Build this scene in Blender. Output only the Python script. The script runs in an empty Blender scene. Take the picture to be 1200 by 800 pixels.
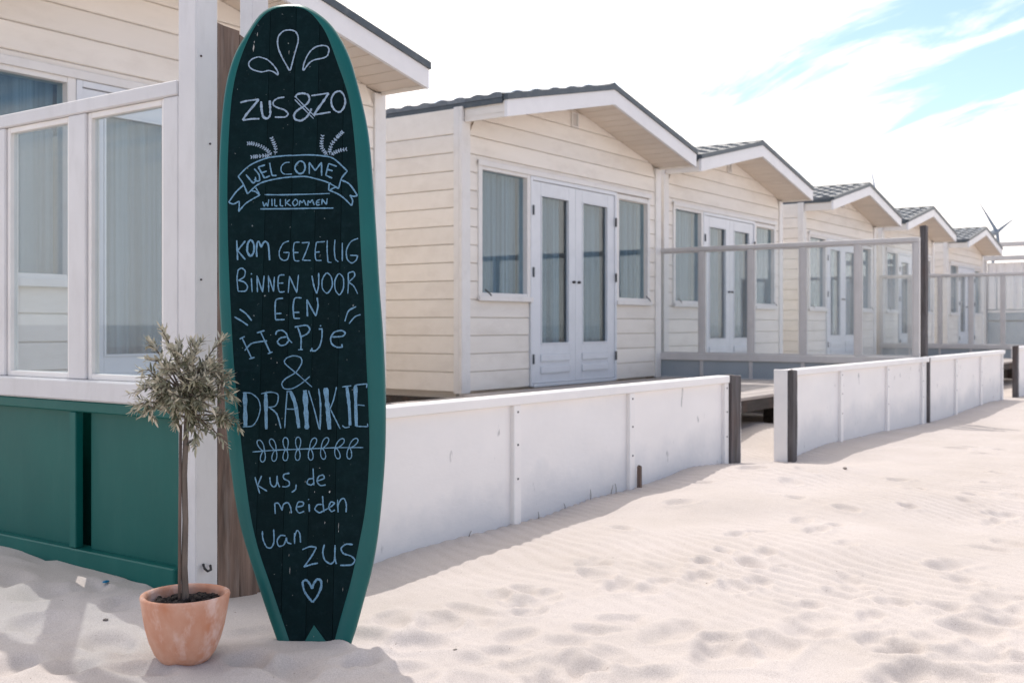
import bpy, bmesh, math, random
import numpy as np
from mathutils import Vector, Matrix
random.seed(7)
sc = bpy.context.scene
COL = sc.collection
R = math.radians

# ------------------------------------------------------------------ camera
# x runs along the row of huts, y runs from the beach towards the huts
CAMZ = 0.88                       # eye height over the sand; z = 0 is the mean sand level
AZ = math.atan2(.5785, .8157)     # heading of the lens
FPX = 1276.0                      # focal length in pixels of the 1200 px photograph
cam = bpy.data.cameras.new('camera')
camo = bpy.data.objects.new('camera', cam)
COL.objects.link(camo)
camo.location = (0, 0, CAMZ)
camo.rotation_euler = (R(90), 0, AZ - R(90))
cam.lens = FPX / 1200 * 36
cam.sensor_width = 36
cam.shift_y = -20 / 1200
cam.clip_start = .05
cam.clip_end = 3000
cam.dof.use_dof = True
cam.dof.focus_distance = 3.1
cam.dof.aperture_fstop = 6.0
sc.camera = camo

# ------------------------------------------------------------------ light
SUN = Vector((.40, .52, 1.0)).normalized()       # towards the sun
sun_el = math.asin(SUN.z)
sl = bpy.data.lights.new('sun', 'SUN')
sl.energy = 2.5
sl.angle = R(.6)
sl.color = (1, .95, .9)
so = bpy.data.objects.new('sun', sl)
so.rotation_euler = SUN.to_track_quat('Z', 'Y').to_euler()
COL.objects.link(so)
sc.view_settings.view_transform = 'Standard'
sc.view_settings.look = 'None'
sc.view_settings.gamma = 1
sc.view_settings.exposure = 0.28
sc.cycles.max_bounces = 10
sc.cycles.transparent_max_bounces = 24

W = bpy.data.worlds.new('World')
sc.world = W
W.use_nodes = True
nt = W.node_tree
nt.nodes.clear()
def N(t, nt_, **k):
    n = nt_.nodes.new(t)
    for a, b in k.items():
        setattr(n, a, b)
    return n
def math_(nt_, op, a, b=None, clamp=False):
    n = nt_.nodes.new('ShaderNodeMath'); n.operation = op; n.use_clamp = clamp
    for i, x in enumerate((a, b)):
        if x is None: continue
        if isinstance(x, (int, float)): n.inputs[i].default_value = x
        else: nt_.links.new(x, n.inputs[i])
    return n.outputs[0]
def dot_(nt_, v, w):
    n = nt_.nodes.new('ShaderNodeVectorMath'); n.operation = 'DOT_PRODUCT'
    nt_.links.new(v, n.inputs[0]); n.inputs[1].default_value = w
    return n.outputs['Value']
sky = N('ShaderNodeTexSky', nt, sky_type='NISHITA', sun_disc=False)
sky.sun_elevation = sun_el
sky.sun_rotation = math.atan2(SUN.x, SUN.y)
sky.air_density = 1.0; sky.dust_density = .6; sky.ozone_density = 1.6
tc = N('ShaderNodeTexCoord', nt)
D = tc.outputs['Generated']
dz = dot_(nt, D, (0, 0, 1))
den = math_(nt, 'ADD', math_(nt, 'MAXIMUM', dz, 0), .2)
al = math_(nt, 'DIVIDE', dot_(nt, D, (.474, .88, 0)), den)
pe = math_(nt, 'DIVIDE', dot_(nt, D, (.88, -.474, 0)), den)
cmb = N('ShaderNodeCombineXYZ', nt)
nt.links.new(math_(nt, 'MULTIPLY', al, 1.1), cmb.inputs[0])
nt.links.new(math_(nt, 'MULTIPLY', pe, 3.4), cmb.inputs[1])
cmb.inputs[2].default_value = 3.7
nz = N('ShaderNodeTexNoise', nt)
nz.inputs['Scale'].default_value = 1.5; nz.inputs['Detail'].default_value = 6
nz.inputs['Roughness'].default_value = .62; nz.inputs['Distortion'].default_value = .5
nt.links.new(cmb.outputs[0], nz.inputs['Vector'])
sd = dot_(nt, D, tuple(SUN))
cov = math_(nt, 'MULTIPLY', math_(nt, 'SUBTRACT', nz.outputs['Fac'], .50), 5.0)
sunt = math_(nt, 'MULTIPLY', math_(nt, 'SUBTRACT', sd, .628), 13.0)
sunt = math_(nt, 'MINIMUM', math_(nt, 'MAXIMUM', sunt, -.55), 2.2)
cov = math_(nt, 'ADD', cov, sunt)
low = math_(nt, 'MULTIPLY', math_(nt, 'SUBTRACT', .185, dz), 24.0)
low = math_(nt, 'MAXIMUM', low, -.45)
cov = math_(nt, 'ADD', cov, math_(nt, 'MINIMUM', low, 3.0))
cov = math_(nt, 'ADD', math_(nt, 'MAXIMUM', cov, -1.6), .55)
fac = N('ShaderNodeMapRange', nt, interpolation_type='SMOOTHSTEP')
fac.inputs['From Min'].default_value = -.4; fac.inputs['From Max'].default_value = 1.1
fac.inputs['To Min'].default_value = .05
nt.links.new(cov, fac.inputs['Value'])
SKYS = .15
mx = N('ShaderNodeMix', nt, data_type='RGBA')
nt.links.new(fac.outputs[0], mx.inputs['Factor'])
tint = N('ShaderNodeMix', nt, data_type='RGBA', blend_type='MULTIPLY'); tint.inputs['Factor'].default_value = 1
nt.links.new(sky.outputs[0], tint.inputs[6]); tint.inputs[7].default_value = (.98, 1.02, 1.08, 1)
nt.links.new(tint.outputs[2], mx.inputs[6])
mx.inputs[7].default_value = (1.62 / SKYS, 1.52 / SKYS, 1.44 / SKYS, 1)
bg = N('ShaderNodeBackground', nt)
bg.inputs['Strength'].default_value = SKYS
nt.links.new(mx.outputs[2], bg.inputs['Color'])
wo = N('ShaderNodeOutputWorld', nt)
nt.links.new(bg.outputs[0], wo.inputs['Surface'])

# ------------------------------------------------------------------ photograph measuring helpers (used only to find real positions)
cA, sA = math.cos(AZ), math.sin(AZ)
def ray(px, py):
    a = (px - 600) / FPX; b = (380 - py) / FPX
    return Vector((cA + sA * a, sA - cA * a, b))
def on_z(px, py, z):
    d = ray(px, py); t = (z - CAMZ) / d.z
    return Vector((0, 0, CAMZ)) + d * t

# ------------------------------------------------------------------ materials
MATS = {}
def material(name, c1, c2=None, scale=8, stretch=(1, 1, 1), rough=.6, bump=.1, bscale=60, var=.05, spec=.5,
             dirt=None, dirt_amt=.5, dirt_scale=3, metal=0, dirt_stretch=(1, 1, 1), coat=0, lo=.35, hi=.7):
    m = bpy.data.materials.new(name); m.use_nodes = True
    t = m.node_tree; b = t.nodes['Principled BSDF']
    co = N('ShaderNodeTexCoord', t); oi = N('ShaderNodeObjectInfo', t)
    rv = N('ShaderNodeVectorMath', t, operation='SCALE'); rv.inputs[0].default_value = (17.3, 9.1, 23.7)
    t.links.new(oi.outputs['Random'], rv.inputs['Scale'])
    ad = N('ShaderNodeVectorMath', t, operation='ADD')
    t.links.new(co.outputs['Object'], ad.inputs[0]); t.links.new(rv.outputs[0], ad.inputs[1])
    mp = N('ShaderNodeMapping', t); mp.inputs['Scale'].default_value = stretch
    t.links.new(ad.outputs[0], mp.inputs['Vector'])
    n1 = N('ShaderNodeTexNoise', t); n1.inputs['Scale'].default_value = scale; n1.inputs['Detail'].default_value = 5
    t.links.new(mp.outputs[0], n1.inputs['Vector'])
    rg = N('ShaderNodeMapRange', t); rg.inputs['From Min'].default_value = .3; rg.inputs['From Max'].default_value = .7
    t.links.new(n1.outputs['Fac'], rg.inputs['Value'])
    mix = N('ShaderNodeMix', t, data_type='RGBA')
    c2 = c2 or tuple(x * .86 for x in c1)
    mix.inputs[6].default_value = (*c1, 1); mix.inputs[7].default_value = (*c2, 1)
    t.links.new(rg.outputs[0], mix.inputs['Factor'])
    out = mix.outputs[2]
    if dirt:
        mp2 = N('ShaderNodeMapping', t); mp2.inputs['Scale'].default_value = dirt_stretch
        t.links.new(ad.outputs[0], mp2.inputs['Vector'])
        n2 = N('ShaderNodeTexNoise', t); n2.inputs['Scale'].default_value = dirt_scale; n2.inputs['Detail'].default_value = 8
        n2.inputs['Roughness'].default_value = .65
        t.links.new(mp2.outputs[0], n2.inputs['Vector'])
        r2 = N('ShaderNodeMapRange', t); r2.inputs['From Min'].default_value = 1 - lo; r2.inputs['From Max'].default_value = hi + .15
        r2.inputs['From Min'].default_value = .5; r2.inputs['From Max'].default_value = .5 + hi * .4
        r2.inputs['To Max'].default_value = dirt_amt
        t.links.new(n2.outputs['Fac'], r2.inputs['Value'])
        m2 = N('ShaderNodeMix', t, data_type='RGBA')
        t.links.new(r2.outputs[0], m2.inputs['Factor']); t.links.new(out, m2.inputs[6]); m2.inputs[7].default_value = (*dirt, 1)
        out = m2.outputs[2]
    if var:
        hs = N('ShaderNodeHueSaturation', t)
        v = math_(t, 'ADD', math_(t, 'MULTIPLY', oi.outputs['Random'], var * 2), 1 - var)
        t.links.new(v, hs.inputs['Value']); t.links.new(out, hs.inputs['Color'])
        out = hs.outputs[0]
    t.links.new(out, b.inputs['Base Color'])
    b.inputs['Roughness'].default_value = rough
    b.inputs['Metallic'].default_value = metal
    b.inputs['Specular IOR Level'].default_value = spec
    b.inputs['Coat Weight'].default_value = coat
    if bump:
        n3 = N('ShaderNodeTexNoise', t); n3.inputs['Scale'].default_value = bscale; n3.inputs['Detail'].default_value = 4
        t.links.new(mp.outputs[0], n3.inputs['Vector'])
        bp = N('ShaderNodeBump', t); bp.inputs['Strength'].default_value = bump; bp.inputs['Distance'].default_value = .01
        t.links.new(n3.outputs['Fac'], bp.inputs['Height']); t.links.new(bp.outputs[0], b.inputs['Normal'])
    MATS[name] = m
    return m

def glass_material(name, tint, haze=0.0, refl=.04, hazecol=(.8, .82, .84)):
    m = bpy.data.materials.new(name); m.use_nodes = True
    t = m.node_tree; t.nodes.clear()
    o = N('ShaderNodeOutputMaterial', t)
    tr = N('ShaderNodeBsdfTransparent', t); tr.inputs[0].default_value = (*tint, 1)
    gl = N('ShaderNodeBsdfGlossy', t); gl.inputs['Roughness'].default_value = .015
    lw = N('ShaderNodeLayerWeight', t); lw.inputs['Blend'].default_value = .5
    fr_ = math_(t, 'ADD', math_(t, 'MULTIPLY', math_(t, 'POWER', lw.outputs['Facing'], 5.0), .9), refl)
    mix = N('ShaderNodeMixShader', t)
    t.links.new(fr_, mix.inputs[0]); t.links.new(tr.outputs[0], mix.inputs[1]); t.links.new(gl.outputs[0], mix.inputs[2])
    out = mix.outputs[0]
    if haze:
        df = N('ShaderNodeBsdfDiffuse', t); df.inputs[0].default_value = (*hazecol, 1)
        tl = N('ShaderNodeBsdfTranslucent', t); tl.inputs[0].default_value = (*hazecol, 1)
        mm = N('ShaderNodeMixShader', t); mm.inputs[0].default_value = .45
        t.links.new(df.outputs[0], mm.inputs[1]); t.links.new(tl.outputs[0], mm.inputs[2])
        co = N('ShaderNodeTexCoord', t); n = N('ShaderNodeTexNoise', t); n.inputs['Scale'].default_value = 2.2; n.inputs['Detail'].default_value = 7
        t.links.new(co.outputs['Object'], n.inputs['Vector'])
        mr = N('ShaderNodeMapRange', t); mr.inputs['From Min'].default_value = .3; mr.inputs['From Max'].default_value = .75
        mr.inputs['To Min'].default_value = haze * .4; mr.inputs['To Max'].default_value = haze * 1.6
        t.links.new(n.outputs['Fac'], mr.inputs['Value'])
        m3 = N('ShaderNodeMixShader', t)
        t.links.new(mr.outputs[0], m3.inputs[0]); t.links.new(out, m3.inputs[1]); t.links.new(mm.outputs[0], m3.inputs[2])
        out = m3.outputs[0]
    t.links.new(out, o.inputs['Surface'])
    MATS[name] = m
    return m

M_CREAM = material('cream_paint', (.86, .80, .73), (.82, .76, .685), 3, (.6, 4, 4), .5, .12, 30, .035, dirt=(.60, .53, .46), dirt_amt=.45, dirt_scale=2.2, dirt_stretch=(1, 1, 2.5))
M_TRIM = material('white_trim_paint', (.80, .77, .74), (.76, .73, .70), 6, (1, 1, 1), .45, .08, 40, .02, dirt=(.55, .5, .46), dirt_amt=.35, dirt_scale=7)
M_FASCIA = material('fascia_paint', (.84, .815, .805), (.80, .775, .765), 3, (1, 1, 1), .4, .04, 30, .02, dirt=(.62, .6, .6), dirt_amt=.3, dirt_scale=4)
M_SOFFIT = material('soffit_paint', (.76, .66, .56), (.72, .62, .52), 4, (1, 1, 1), .55, .05, 40, .04)
M_DOOR = material('pale_blue_door_paint', (.73, .745, .775), (.69, .705, .735), 4, (1, 1, 1), .35, .04, 30, .015, dirt=(.5, .52, .55), dirt_amt=.3, dirt_scale=6)
M_DARK = material('slate_dark_metal', (.055, .07, .085), (.075, .09, .10), 10, (1, 1, 1), .45, .15, 80, .05, dirt=(.16, .17, .17), dirt_amt=.5, dirt_scale=12)
M_TILE = material('roof_tile_metal', (.10, .115, .13), (.15, .165, .18), 12, (1, 1, 1), .32, .15, 90, .2, spec=.7, dirt=(.3, .3, .29), dirt_amt=.5, dirt_scale=14)
M_BLACK = material('black_iron', (.02, .02, .022), None, 20, (1, 1, 1), .5, .1, 60, 0)
M_WHITE = material('white_fence_paint', (.86, .83, .805), (.82, .79, .77), 3, (1, 1, 2), .5, .10, 26, .015, dirt=(.58, .59, .62), dirt_amt=.40, dirt_scale=1.6, dirt_stretch=(1, 1, 1.5))
M_FRAME = material('grey_screen_paint', (.60, .575, .56), (.54, .52, .505), 5, (1, 1, 1), .5, .08, 40, .03, dirt=(.4, .37, .35), dirt_amt=.35, dirt_scale=8)
M_WFRAME = material('white_screen_paint', (.66, .645, .645), (.60, .585, .585), 5, (1, 1, 1), .4, .10, 35, .02, dirt=(.5, .48, .47), dirt_amt=.45, dirt_scale=9, dirt_stretch=(2, 2, .6))
M_PANEL = material('blue_grey_panel_paint', (.36, .40, .43), (.31, .35, .38), 3, (1, 1, 1), .5, .06, 30, .04, dirt=(.5, .5, .5), dirt_amt=.4, dirt_scale=2.5)
M_GREEN = material('dark_green_paint', (.006, .115, .098), (.004, .098, .085), 3, (1, 1, 1), .42, .07, 22, .05, spec=.22, dirt=(.02, .13, .115), dirt_amt=.5, dirt_scale=3, dirt_stretch=(3, 3, .5))
M_TEAL = material('teal_board_paint', (.003, .090, .086), (.004, .112, .104), 4, (1, 1, 1), .38, .05, 30, .02, spec=.3, dirt=(.002, .10, .105), dirt_amt=.6, dirt_scale=3)
M_WOOD = material('weathered_wood', (.23, .155, .12), (.055, .036, .028), 9, (4, 4, .35), .85, .9, 12, .12, dirt=(.30, .27, .25), dirt_amt=.55, dirt_scale=5, dirt_stretch=(6, 6, .5))
M_GREYWOOD = material('grey_weathered_wood', (.13, .12, .125), (.06, .052, .05), 9, (4, 4, .4), .85, .8, 12, .1, dirt=(.10, .045, .025), dirt_amt=.6, dirt_scale=3, dirt_stretch=(2, 2, .7))
M_DECK = material('deck_wood', (.46, .41, .38), (.36, .32, .29), 8, (.5, 5, 5), .8, .5, 14, .12, dirt=(.52, .47, .43), dirt_amt=.5, dirt_scale=2)
M_DECKDARK = material('dark_deck_beam', (.07, .06, .055), (.04, .034, .03), 9, (.5, 4, 4), .85, .5, 14, .1, dirt=(.16, .07, .035), dirt_amt=.5, dirt_scale=4)
M_CURTAIN = material('grey_blue_curtain', (.36, .40, .42), (.15, .18, .195), 7, (6, 1, .05), .9, .05, 80, .13)  # dark upright bands paint extra fold shade into the cloth colour
M_TERRA = None
M_PANE = glass_material('window_glass', (.76, .86, .91), .015, .06)
M_SCREEN = glass_material('screen_glass', (.93, .95, .955), .09)
M_SCREEN2 = glass_material('clear_screen_glass', (.86, .91, .93), .03)

# chalkboard: dark paint with faint vertical chalk smears and chips
def board_material():
    m = material('blackboard_paint', (.002, .010, .012), (.003, .014, .016), 10, (3, 3, .3), .6, .2, 14, .15, spec=.06, dirt=(.02, .04, .05), dirt_amt=.25, dirt_scale=11, dirt_stretch=(5, 5, .28))
    t = m.node_tree; b = t.nodes['Principled BSDF']
    src = b.inputs['Base Color'].links[0].from_socket
    co = N('ShaderNodeTexCoord', t)
    for sc_, st, lo_, col in ((70, (1, 1, .16), .715, (.22, .25, .25)), (110, (1, 1, .6), .74, (.3, .34, .33))):
        mp = N('ShaderNodeMapping', t); mp.inputs['Scale'].default_value = st
        t.links.new(co.outputs['Object'], mp.inputs['Vector'])
        n = N('ShaderNodeTexNoise', t); n.inputs['Scale'].default_value = sc_; n.inputs['Detail'].default_value = 3
        t.links.new(mp.outputs[0], n.inputs['Vector'])
        r = N('ShaderNodeMapRange', t); r.inputs['From Min'].default_value = lo_; r.inputs['From Max'].default_value = lo_ + .05
        t.links.new(n.outputs['Fac'], r.inputs['Value'])
        x = N('ShaderNodeMix', t, data_type='RGBA'); x.inputs[7].default_value = (*col, 1)
        t.links.new(r.outputs[0], x.inputs['Factor']); t.links.new(src, x.inputs[6]); src = x.outputs[2]
    t.links.new(src, b.inputs['Base Color'])
    return m
M_BOARD = board_material()
def chalk_material(name, col):
    m = material(name, col, tuple(c * .75 for c in col), 60, (1, 1, 1), .95, .3, 200, .02, dirt=tuple(c * .22 for c in col), dirt_amt=.85, dirt_scale=260, hi=.6)
    return m
M_CHALK = chalk_material('blue_white_chalk', (.17, .335, .48))
M_CHALKW = chalk_material('pale_chalk', (.32, .43, .55))

# ------------------------------------------------------------------ mesh helpers
def link(o, parent=None):
    COL.objects.link(o)
    if parent is not None: o.parent = parent
    return o
def obj(name, me, m=None, parent=None, loc=None):
    if m is not None and not me.materials: me.materials.append(m)
    o = bpy.data.objects.new(name, me)
    if loc is not None: o.location = loc
    return link(o, parent)
def thing(name, label, cat, loc=(0, 0, 0), rz=0, group=None):
    o = bpy.data.objects.new(name, None); o.empty_display_size = .2
    o.location = loc; o.rotation_euler = (0, 0, rz)
    COL.objects.link(o)
    o['label'] = label; o['category'] = cat
    if group: o['group'] = group
    return o
def tag(o, label, cat, group=None):
    o['label'] = label; o['category'] = cat
    if group: o['group'] = group
    return o
def structure(o):
    o['kind'] = 'structure'; return o
def mesh(name, vs, fs, smooth=False):
    me = bpy.data.meshes.new(name); me.from_pydata([tuple(v) for v in vs], [], fs); me.update()
    bm = bmesh.new(); bm.from_mesh(me); bmesh.ops.recalc_face_normals(bm, faces=bm.faces); bm.to_mesh(me); bm.free()
    if smooth:
        for p in me.polygons: p.use_smooth = True
    return me
def boxes(name, lst, bevel=0.0):
    bm = bmesh.new()
    for x0, x1, y0, y1, z0, z1 in lst:
        v = [bm.verts.new((x, y, z)) for x in (x0, x1) for y in (y0, y1) for z in (z0, z1)]
        for f in ((0, 1, 3, 2), (4, 6, 7, 5), (0, 4, 5, 1), (2, 3, 7, 6), (0, 2, 6, 4), (1, 5, 7, 3)):
            bm.faces.new([v[i] for i in f])
    bmesh.ops.recalc_face_normals(bm, faces=bm.faces)
    if bevel:
        bmesh.ops.bevel(bm, geom=bm.edges[:], offset=bevel, segments=1, affect='EDGES')
    me = bpy.data.meshes.new(name); bm.to_mesh(me); bm.free()
    return me
def box(name, x0, x1, y0, y1, z0, z1, m, parent=None, bevel=.003):
    return obj(name, boxes(name, [(x0, x1, y0, y1, z0, z1)], bevel), m, parent)
def tube_mesh(name, pts, rad, n=8, cap=True):
    vs, fs = [], []
    pts = [Vector(p) for p in pts]
    if not hasattr(rad, '__len__'): rad = [rad] * len(pts)
    prev = None
    for i, p in enumerate(pts):
        t = (pts[min(i + 1, len(pts) - 1)] - pts[max(i - 1, 0)]).normalized()
        a = t.orthogonal().normalized() if prev is None else (prev - t * prev.dot(t)).normalized()
        prev = a; b = t.cross(a)
        for k in range(n):
            q = 2 * math.pi * k / n
            vs.append(p + (a * math.cos(q) + b * math.sin(q)) * rad[i])
    for i in range(len(pts) - 1):
        for k in range(n):
            fs.append((i * n + k, i * n + (k + 1) % n, (i + 1) * n + (k + 1) % n, (i + 1) * n + k))
    if cap:
        fs.append(tuple(range(n))); fs.append(tuple(range((len(pts) - 1) * n, len(pts) * n)))
    return mesh(name, vs, fs, True)
def copy_tree(o, parent=None):
    c = o.copy(); COL.objects.link(c); c.parent = parent
    for ch in list(o.children): copy_tree(ch, c)
    return c

# ------------------------------------------------------------------ sand
def vnoise(x, y, seed=0):
    xi = np.floor(x).astype(np.int64); yi = np.floor(y).astype(np.int64)
    xf = x - xi; yf = y - yi
    def h(a, b):
        n = (a * 374761393 + b * 668265263 + seed * 974634777) & 0xffffffff
        n = ((n ^ (n >> 13)) * 1274126177) & 0xffffffff
        return ((n ^ (n >> 16)) & 0xffff) / 65535.0
    u = xf * xf * (3 - 2 * xf); v = yf * yf * (3 - 2 * yf)
    return (h(xi, yi) * (1 - u) + h(xi + 1, yi) * u) * (1 - v) + (h(xi, yi + 1) * (1 - u) + h(xi + 1, yi + 1) * u) * v - .5
def fbm(x, y, oct_=4, seed=0):
    s = 0; a = 1
    for i in range(oct_):
        s = s + a * vnoise(x * 2 ** i, y * 2 ** i, seed + i); a *= .5
    return s
CTRL = [  # x, y, height relative to the eye
    (3.06, 2.78, -.90), (3.6, 2.78, -.885), (4.0, 2.78, -.895), (4.8, 2.78, -.87), (5.3, 2.78, -.85), (6.1, 2.78, -.835), (6.45, 2.78, -.88),
    (6.9, 2.8, -.95), (7.2, 2.74, -.975), (7.6, 2.8, -.9), (8.3, 2.78, -.90), (9.5, 2.78, -.93), (10.8, 2.78, -.975), (11.9, 2.78, -.93), (13, 2.78, -.885),
    (14.2, 2.78, -.9), (15, 2.8, -.94), (17, 2.8, -.95), (20, 2.8, -.95),
    (3.1, 2.4, -.875), (3.9, 2.35, -.84), (4.8, 2.38, -.785), (5.6, 2.38, -.745), (6.2, 2.4, -.80), (6.9, 2.4, -.87), (7.6, 2.35, -.90), (9, 2.3, -.91), (11, 2.3, -.91), (13, 2.3, -.89),
    (3.3, 1.9, -.86), (4.2, 1.7, -.84), (5.2, 1.7, -.81), (6.4, 1.6, -.86), (8, 1.5, -.89), (10, 1.4, -.90), (5, .9, -.87), (3.6, .9, -.87), (2.6, 1.3, -.88),
    (2.0, 1.8, -.88), (1.7, 2.4, -.87), (2.5, 2.15, -.865), (2.8, 1.95, -.87), (2.2, 3.9, -.825), (2.15, 3.4, -.82), (2.15, 2.95, -.81), (1.9, 3.3, -.84), (1.6, 3.0, -.86),
    (2.12, 1.95, -.882), (2.0, 1.85, -.885), (2.42, 2.72, -.945), (2.7, 2.7, -.93), (2.55, 2.5, -.90), (2.6, 2.3, -.875),
    (2.8, 3.4, -.95), (4, 3.6, -.98), (6, 3.6, -.98), (7.0, 3.1, -.93), (7.4, 3.2, -.88), (8.2, 3.35, -.77), (8.6, 3.6, -.72), (9.2, 3.4, -.85), (8.0, 3.9, -.85), (10, 3.6, -.97), (12, 4, -.95), (15, 4, -.95), (15, 5, -.95)]
def sand_height(X, Y, detail=True):
    num = np.zeros_like(X); den_ = np.zeros_like(X)
    for cx, cy, cz in CTRL:
        s = .26 if (cx < 9) else .8
        d2 = ((X - cx) ** 2 + ((Y - cy)) ** 2) / (2 * s * s)
        w = np.exp(-d2) + .004 * np.exp(-d2 / 12)
        num += w * cz; den_ += w
    w0 = 1e-4
    Z = (num + w0 * -.90) / (den_ + w0) + CAMZ
    dist = np.sqrt(X * X + Y * Y)
    Z = Z + fbm(X * .8, Y * .8, 3, 5) * .022 * np.clip(dist / 4, .3, 1) + fbm(X * .07, Y * .07, 2, 9) * .25 * np.clip((dist - 14) / 20, 0, 1)
    if not detail: return Z
    # small wind-blown relief
    Z = Z + fbm(X * 3.1, Y * 3.1, 4, 11) * .009 + fbm(X * 14, Y * 14, 3, 17) * .0022
    # ripples
    ph = (X * .905 - Y * .42) / .066 + fbm(X * 1.3, Y * 1.3, 3, 23) * 3.2
    rp = np.sin(2 * np.pi * ph); rp = rp + .22 * np.sin(4 * np.pi * ph + .9)
    amp = np.clip(.75 + 1.7 * fbm(X * .9 + 4, Y * .9, 2, 31), 0, 1) * np.clip((X - 2.6) / 1.0, .12, 1) * np.clip((Y + X * .0 - .3) / .8, .1, 1)
    fall = np.clip(1.35 - dist / 14, 0, 1)
    Z = Z + rp * .0050 * amp * fall
    return Z
def footprints():
    rs = random.Random(5); out = []
    A = [(980, 210, 1), (860, 320, 1), (880, 352, 1), (1120, 380, .8), (1050, 405, 1), (975, 395, 1), (635, 398, .9), (680, 414, .9), (560, 422, .8), (690, 442, 1.1), (600, 446, .8), (660, 472, .9),
         (440, 468, 1), (490, 502, .9), (190, 507, 1.2), (260, 570, 1.9), (220, 662, 1.1), (275, 702, 1), (620, 557, 1.4), (790, 578, 1.1), (550, 606, .8), (490, 631, .9), (620, 656, 1.1), (780, 678, 2.2),
         (870, 660, 1.4), (1080, 690, 1.6), (450, 712, 1.3), (870, 537, 1.2), (980, 502, .7), (1180, 137, .9), (1185, 538, 1.4), (1140, 335, .8), (330, 515, 1.2), (100, 560, 1.3), (700, 700, 1.3), (960, 620, 1.2)]
    B = [(230, 60, .7), (240, 90, 1), (75, 120, 1), (400, 70, .7), (430, 100, .9), (385, 130, .8), (400, 178, 1.1), (570, 212, 1), (415, 245, .9), (465, 280, 1), (535, 260, .6), (195, 292, 1.1), (265, 280, .6),
         (290, 352, .8), (140, 350, .6), (75, 378, 1.2), (230, 385, 1.1), (60, 430, 1.1), (170, 465, .8), (270, 440, 1.1), (750, 85, .9), (820, 132, .9), (790, 195, .9), (990, 168, .6), (1140, 200, 1.3), (1095, 222, .7),
         (1140, 295, 1.1), (1080, 318, .8), (930, 390, 1.2), (570, 480, 2.0), (750, 512, 1.2), (440, 515, 1.2), (490, 575, 1.1), (440, 600, 1.4), (595, 440, .7), (330, 658, 2.0), (120, 630, 1.2), (160, 680, 1.7),
         (980, 435, .8), (1070, 510, 1.8), (1130, 545, 1.2), (990, 600, 1.8), (1140, 580, 1.5), (780, 672, 2.0), (700, 655, 1.6), (780, 755, 1.7), (920, 755, 1.3), (1000, 700, 1.3), (1080, 670, .9), (1160, 700, 1.3), (1160, 745, 1.1),
         (930, 540, 1.1), (870, 640, 1), (1100, 95, .8), (1020, 130, .7), (1150, 60, .8), (1090, 45, .7), (1180, 140, .8), (560, 330, .5), (660, 560, .8)]
    for cx, cy, lst in ((400, 560, A), (800, 540, B)):
        for x, y, s in lst:
            p = on_z(cx + x / 3, cy + y / 3, .0)
            out.append((p.x, p.y, s))
    for x, y, s in ((10, 700, 1.6), (60, 712, 1.5), (110, 705, 1.2), (45, 745, 2), (120, 760, 1.5), (20, 785, 1.6), (90, 790, 1.3), (290, 775, 2.2), (350, 790, 1.8), (420, 775, 1.5), (170, 790, 1.2), (140, 722, 1.2), (55, 670, 1.2), (300, 740, 1.0)):
        p = on_z(x, y, .0); out.append((p.x, p.y, s))
    for i in range(170):
        x = rs.uniform(7.5, 24); y = rs.uniform(-2, 2.0); out.append((x, y, rs.uniform(.9, 1.6)))
    for i in range(60):
        x = rs.uniform(-2, 7); y = rs.uniform(-4, .4); out.append((x, y, rs.uniform(.8, 1.8)))
    return out
FOOT = footprints()
def add_foot(Z, X, Y, xs, ys):
    rs = random.Random(12)
    for fx, fy, s in FOOT:
        r = .052 * (s ** .5); asp = rs.uniform(1.1, 1.75); th = rs.uniform(-.5, 1.9); dep = r * rs.uniform(.22, .36)
        seed = rs.random() * 50
        R_ = r * 2.6
        i0, i1 = np.searchsorted(xs, (fx - R_ * 1.6, fx + R_ * 1.6)); j0, j1 = np.searchsorted(ys, (fy - R_ * 1.6, fy + R_ * 1.6))
        if i1 - i0 < 4 or j1 - j0 < 4: continue
        x = X[j0:j1, i0:i1] - fx; y = Y[j0:j1, i0:i1] - fy
        a = (x * math.cos(th) + y * math.sin(th)) / asp; b = -x * math.sin(th) + y * math.cos(th)
        q = np.sqrt(a * a + b * b) / r
        q = q * (1 + .9 * fbm(X[j0:j1, i0:i1] * 9 + seed, Y[j0:j1, i0:i1] * 9, 2, 41))
        w = np.clip(1 - q, 0, 1)
        prof = -dep * np.clip(w * 1.9, 0, 1) ** .95
        rim = dep * .30 * np.exp(-((q - 1.25) / .28) ** 2)
        Z[j0:j1, i0:i1] += prof + rim
    return Z
def grow(a, step, end, k):
    out = [a]; s = step
    while out[-1] < end: s *= k; out.append(out[-1] + s)
    return out
xs = np.array(sorted(set([round(v, 4) for v in list(np.arange(1.0, 8.5, .0125))] + [round(v, 4) for v in grow(8.5, .014, 1500, 1.012)[:620]] + [-x + 2 for x in grow(1.0, .03, 1500, 1.11)])))
ys = np.array(sorted(set([round(v, 4) for v in np.arange(.3, 3.0, .0115)] + [round(v, 4) for v in grow(3.0, .02, 1500, 1.09)] + [-y + .6 for y in grow(.3, .02, 1500, 1.07)])))
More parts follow.
